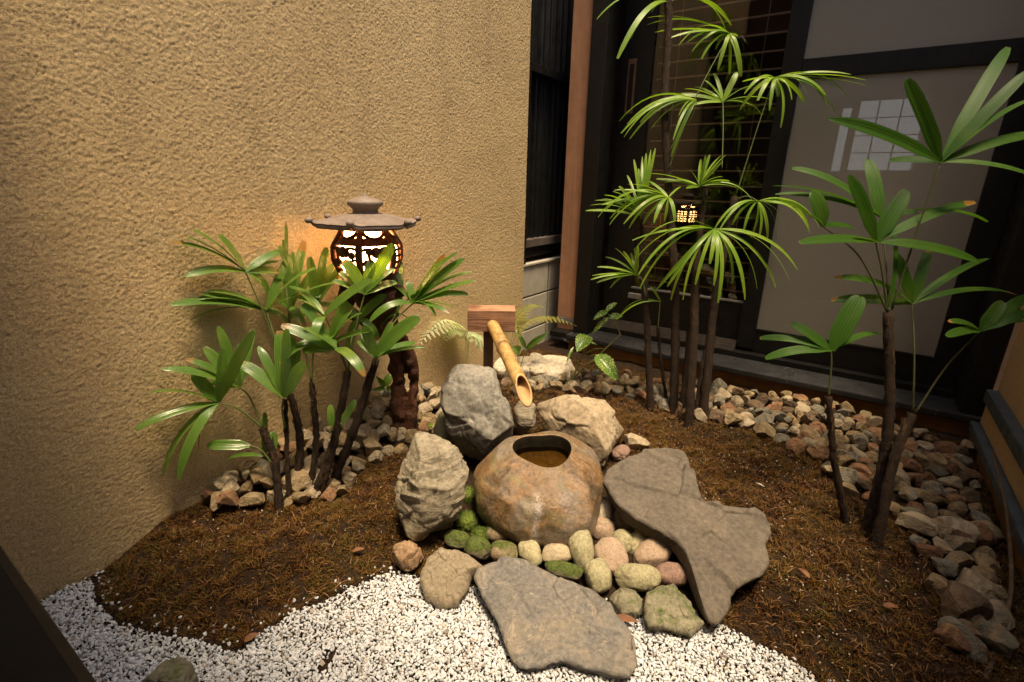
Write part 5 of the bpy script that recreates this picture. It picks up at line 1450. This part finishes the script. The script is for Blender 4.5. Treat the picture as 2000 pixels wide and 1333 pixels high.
# pale grit scattered in the moss
Pm = rng.uniform([-1.45, .3], [.45, 2.4], size=(5200, 2)); Pm = Pm[~inside(Pm, GRAVEL) & ~inside(Pm, PEB)]
bias = perlin(np.c_[Pm * 5, np.full(len(Pm), 8.8)]) + .25 * (Pm[:, 0] > -.5)
Pm = Pm[bias > rng.uniform(-.1, .55, len(Pm))]
grains('grit', np.c_[Pm, tz_raw(Pm) + .006], rng.uniform(.0014, .0034, len(Pm)), simple('grit', ((.36, .28, .19), (.55, .47, .37)), 40), 'pale grit scattered among the moss', 'grit', seed=5)

# ------------------------------------------------------------------ moss
def blades(P, h, w, rs, lean=.8):
    n = len(P); a = rs.uniform(0, 2 * math.pi, n); ln_ = lean * rs.random(n)
    up = np.c_[np.cos(a) * ln_, np.sin(a) * ln_, np.ones(n)]; up /= np.linalg.norm(up, axis=1)[:, None]
    b = rs.uniform(0, 2 * math.pi, n); s = np.c_[np.cos(b), np.sin(b), np.zeros(n)] * w[:, None]
    bend = np.c_[np.cos(a), np.sin(a), np.zeros(n)] * (h * .35)[:, None]
    mid = P + up * (h * .55)[:, None]; tip = P + up * h[:, None] + bend - np.c_[np.zeros((n, 2)), h * .12]
    V = np.stack([P - s, P + s, mid + s * .8, mid - s * .8, tip], 1)
    base = (np.arange(n) * 5)[:, None]
    F = np.concatenate([base + np.array([0, 1, 2]), base + np.array([0, 2, 3]), base + np.array([3, 2, 4])], 0)
    return V.reshape(-1, 3), F
rs = np.random.default_rng(21)
def moss_zone(sel, n, label, lo, hi):
    P = rs.uniform(lo, hi, size=(n, 2))
    P = P[~inside(P, GRAVEL) & ~inside(P, PEB)]
    P = P[sel(P)]
    # clump towards tuft centres
    q = np.c_[P * 26, np.zeros(len(P))]; cl = perlin(q)
    P = P[(cl > -.18) | (rs.random(len(P)) < .5)]
    for poly in (RUB_L, RUB_R):
        i_ = inside(P, poly); d = pdist(P, poly); P = P[~(i_ & (d > .018 + .03 * rs.random(len(P))))]
    q = np.c_[P * 26, np.zeros(len(P))]; hgt = .009 + .016 * np.clip(perlin(q) + .3, 0, 1)
    z = tz_raw(P) - .003 + .010 * np.clip(perlin(q), -.2, 1)
    V, F = blades(np.c_[P, z], hgt * rs.uniform(.7, 1.5, len(P)), rs.uniform(.0007, .0015, len(P)), rs, 1.5)
    return tag(fast_mesh('moss', V, F, M['moss'], None, False), label, 'moss', kind='stuff')
moss_zone(lambda P: (P[:, 0] < -.72) & (P[:, 1] < 1.45), 160000, 'rust-brown moss mound around the palm by the plaster wall', (-1.49, .15), (-.5, 1.45))
moss_zone(lambda P: (P[:, 0] >= -.72) & (P[:, 1] < 1.9) | (P[:, 0] > -.2), 215000, 'dark brown moss bed right of the long slab', (-.72, .45), (.50, 2.50))
moss_zone(lambda P: (P[:, 0] < -.2) & (P[:, 1] >= 1.45), 80000, 'golden brown moss behind the boulders below the bamboo spout', (-1.49, 1.45), (-.2, 2.45))
# loose brown strands over the moss
P = rs.uniform([-1.45, .2], [.45, 2.3], size=(9000, 2)); P = P[~inside(P, GRAVEL) & ~inside(P, PEB) & ~inside(P, RUB_L) & ~inside(P, RUB_R)][:3200]
a = rs.uniform(0, 6.28, len(P)); L_ = rs.uniform(.010, .032, len(P)); d_ = np.c_[np.cos(a) * L_, np.sin(a) * L_, rs.uniform(-.006, .008, len(P))]
b0 = np.c_[P, tz_raw(P) + .013]; sdn = np.c_[-np.sin(a), np.cos(a), np.zeros(len(P))] * .0008
V = np.stack([b0 - sdn, b0 + sdn, b0 + d_ * .5 + sdn + [0, 0, .004], b0 + d_ * .5 - sdn + [0, 0, .004], b0 + d_], 1).reshape(-1, 3); base = (np.arange(len(P)) * 5)[:, None]
F = np.concatenate([base + np.array([0, 1, 2]), base + np.array([0, 2, 3]), base + np.array([3, 2, 4])], 0)
tag(fast_mesh('needle_litter', V, F, per_island('needle_litter', [(0, (.05, .02, .008)), (.5, (.15, .065, .02)), (1, (.30, .17, .08))]), None), 'dry brown needles strewn over the moss', 'litter', kind='stuff')
# soft green moss cushions at the basin
for k, (px_, py_, a_, lb) in enumerate([(914, 958, .026, 'bright green moss cushion between tall rock and basin'), (911, 1008, .028, 'bright green moss cushion below the upper one beside the layered rock'), (938, 1034, .018, 'small dark green moss cushion beside the disc-like tan pebble')]):
    c = onz(px_, py_, .05); V, F = ICO[4]; 
    Lm = V * np.array([a_ * 1.15, a_ * 1.0, a_ * .75]) * (1 + .25 * fbm(V * 2 + k, 3))[:, None]
    root = tag(fast_mesh('moss_cushion', Lm, F, M['moss_green'], None, True), lb, 'moss'); root.location = (c[0], c[1], c[2] - .016)
    ii = rs.integers(0, len(Lm), 3200); nn = V[ii]; h = rs.uniform(.003, .006, len(ii))
    Pm_ = Lm[ii] + rs.normal(size=(len(ii), 3)) * .0012; tp = Pm_ + (nn + rs.normal(size=nn.shape) * .45) * h[:, None]
    sd2 = np.cross(nn, rs.normal(size=nn.shape)); sd2 /= np.linalg.norm(sd2, axis=1)[:, None]; sd2 *= .0007
    Vv = np.stack([Pm_ - sd2, Pm_ + sd2, tp], 1).reshape(-1, 3); Ff = np.arange(len(ii) * 3).reshape(-1, 3)
    f_ = fast_mesh('fibres', Vv, Ff, M['moss_green'], root, False); f_['kind'] = 'stuff'

# ------------------------------------------------------------------ litter
c = onz(1222, 1211, .025); lf = broad('dead_leaf', onz(1200, 1207, .022), onz(1246, 1215, .026), .016, M['litter'], None, c, (0, -.3, 1), .08); lf.location = c
tag(lf, 'fallen reddish leaf on the gravel between the edge stones', 'leaf')
c = onz(1484, 946, .075); o = tube('splinter', [onz(1476, 943, .075), onz(1484, 946, .078), onz(1493, 951, .077)], [.001, .0022, .001], M['splinter'], None, 6, 0, 30, c); o.location = c
tag(o, 'short white splinter lying on the dark moss', 'splinter')
for px_, py_, an, w_, lb in [(1003, 1178, .4, .012, 'curled brown leaf on the gravel left of the dark flat stone'), (492, 1246, 1.2, .014, 'rusty dead leaf where the moss mound meets the gravel'), (905, 1014, 2.0, .012, 'dry brown leaf beside the green moss cushions'),
                             (700, 1075, .8, .010, 'small dead leaf on the moss mound below the palm'), (1570, 1120, 2.6, .011, 'small brown leaf on the moss right of the slab'), (1740, 1185, .3, .010, 'small brown leaf on the moss below the dark palm')]:
    c0 = onz(px_, py_, .03); zz0 = tz(c0[0], c0[1]) + .018; c0 = onz(px_, py_, zz0); dv = np.array([math.cos(an), math.sin(an), .1]) * .016
    lf = broad('dead_leaf', c0 - dv, c0 + dv, w_, M['litter'], None, c0, (0.2, -.3, 1), .14); lf.location = c0; tag(lf, lb, 'leaf')
q = [onz(1915, 1345, .05), onz(1945, 1270, .06), onz(1975, 1150, .10), onz(1995, 1000, .17), onz(2010, 900, .22)]
q = [np.array([min(p[0], .475), p[1], p[2]]) for p in q]
o = tube('twig', catmull(np.array(q), 6), [.006, .005, .003], M['twig'], None, 7, .002, 60, q[0]); o.location = q[0]
tag(o, 'bare grey twig leaning on the ledged wall at the right edge', 'twig')
q = [onz(935, 1058, .06), onz(948, 1064, .065), onz(962, 1072, .06)]
o = tube('twig', catmull(np.array(q), 5), [.0012, .0009], M['twig'], None, 5, .0, 60, q[0]); o.location = q[0]
tag(o, 'tiny dry twig across the mossy pebble by the basin', 'twig')
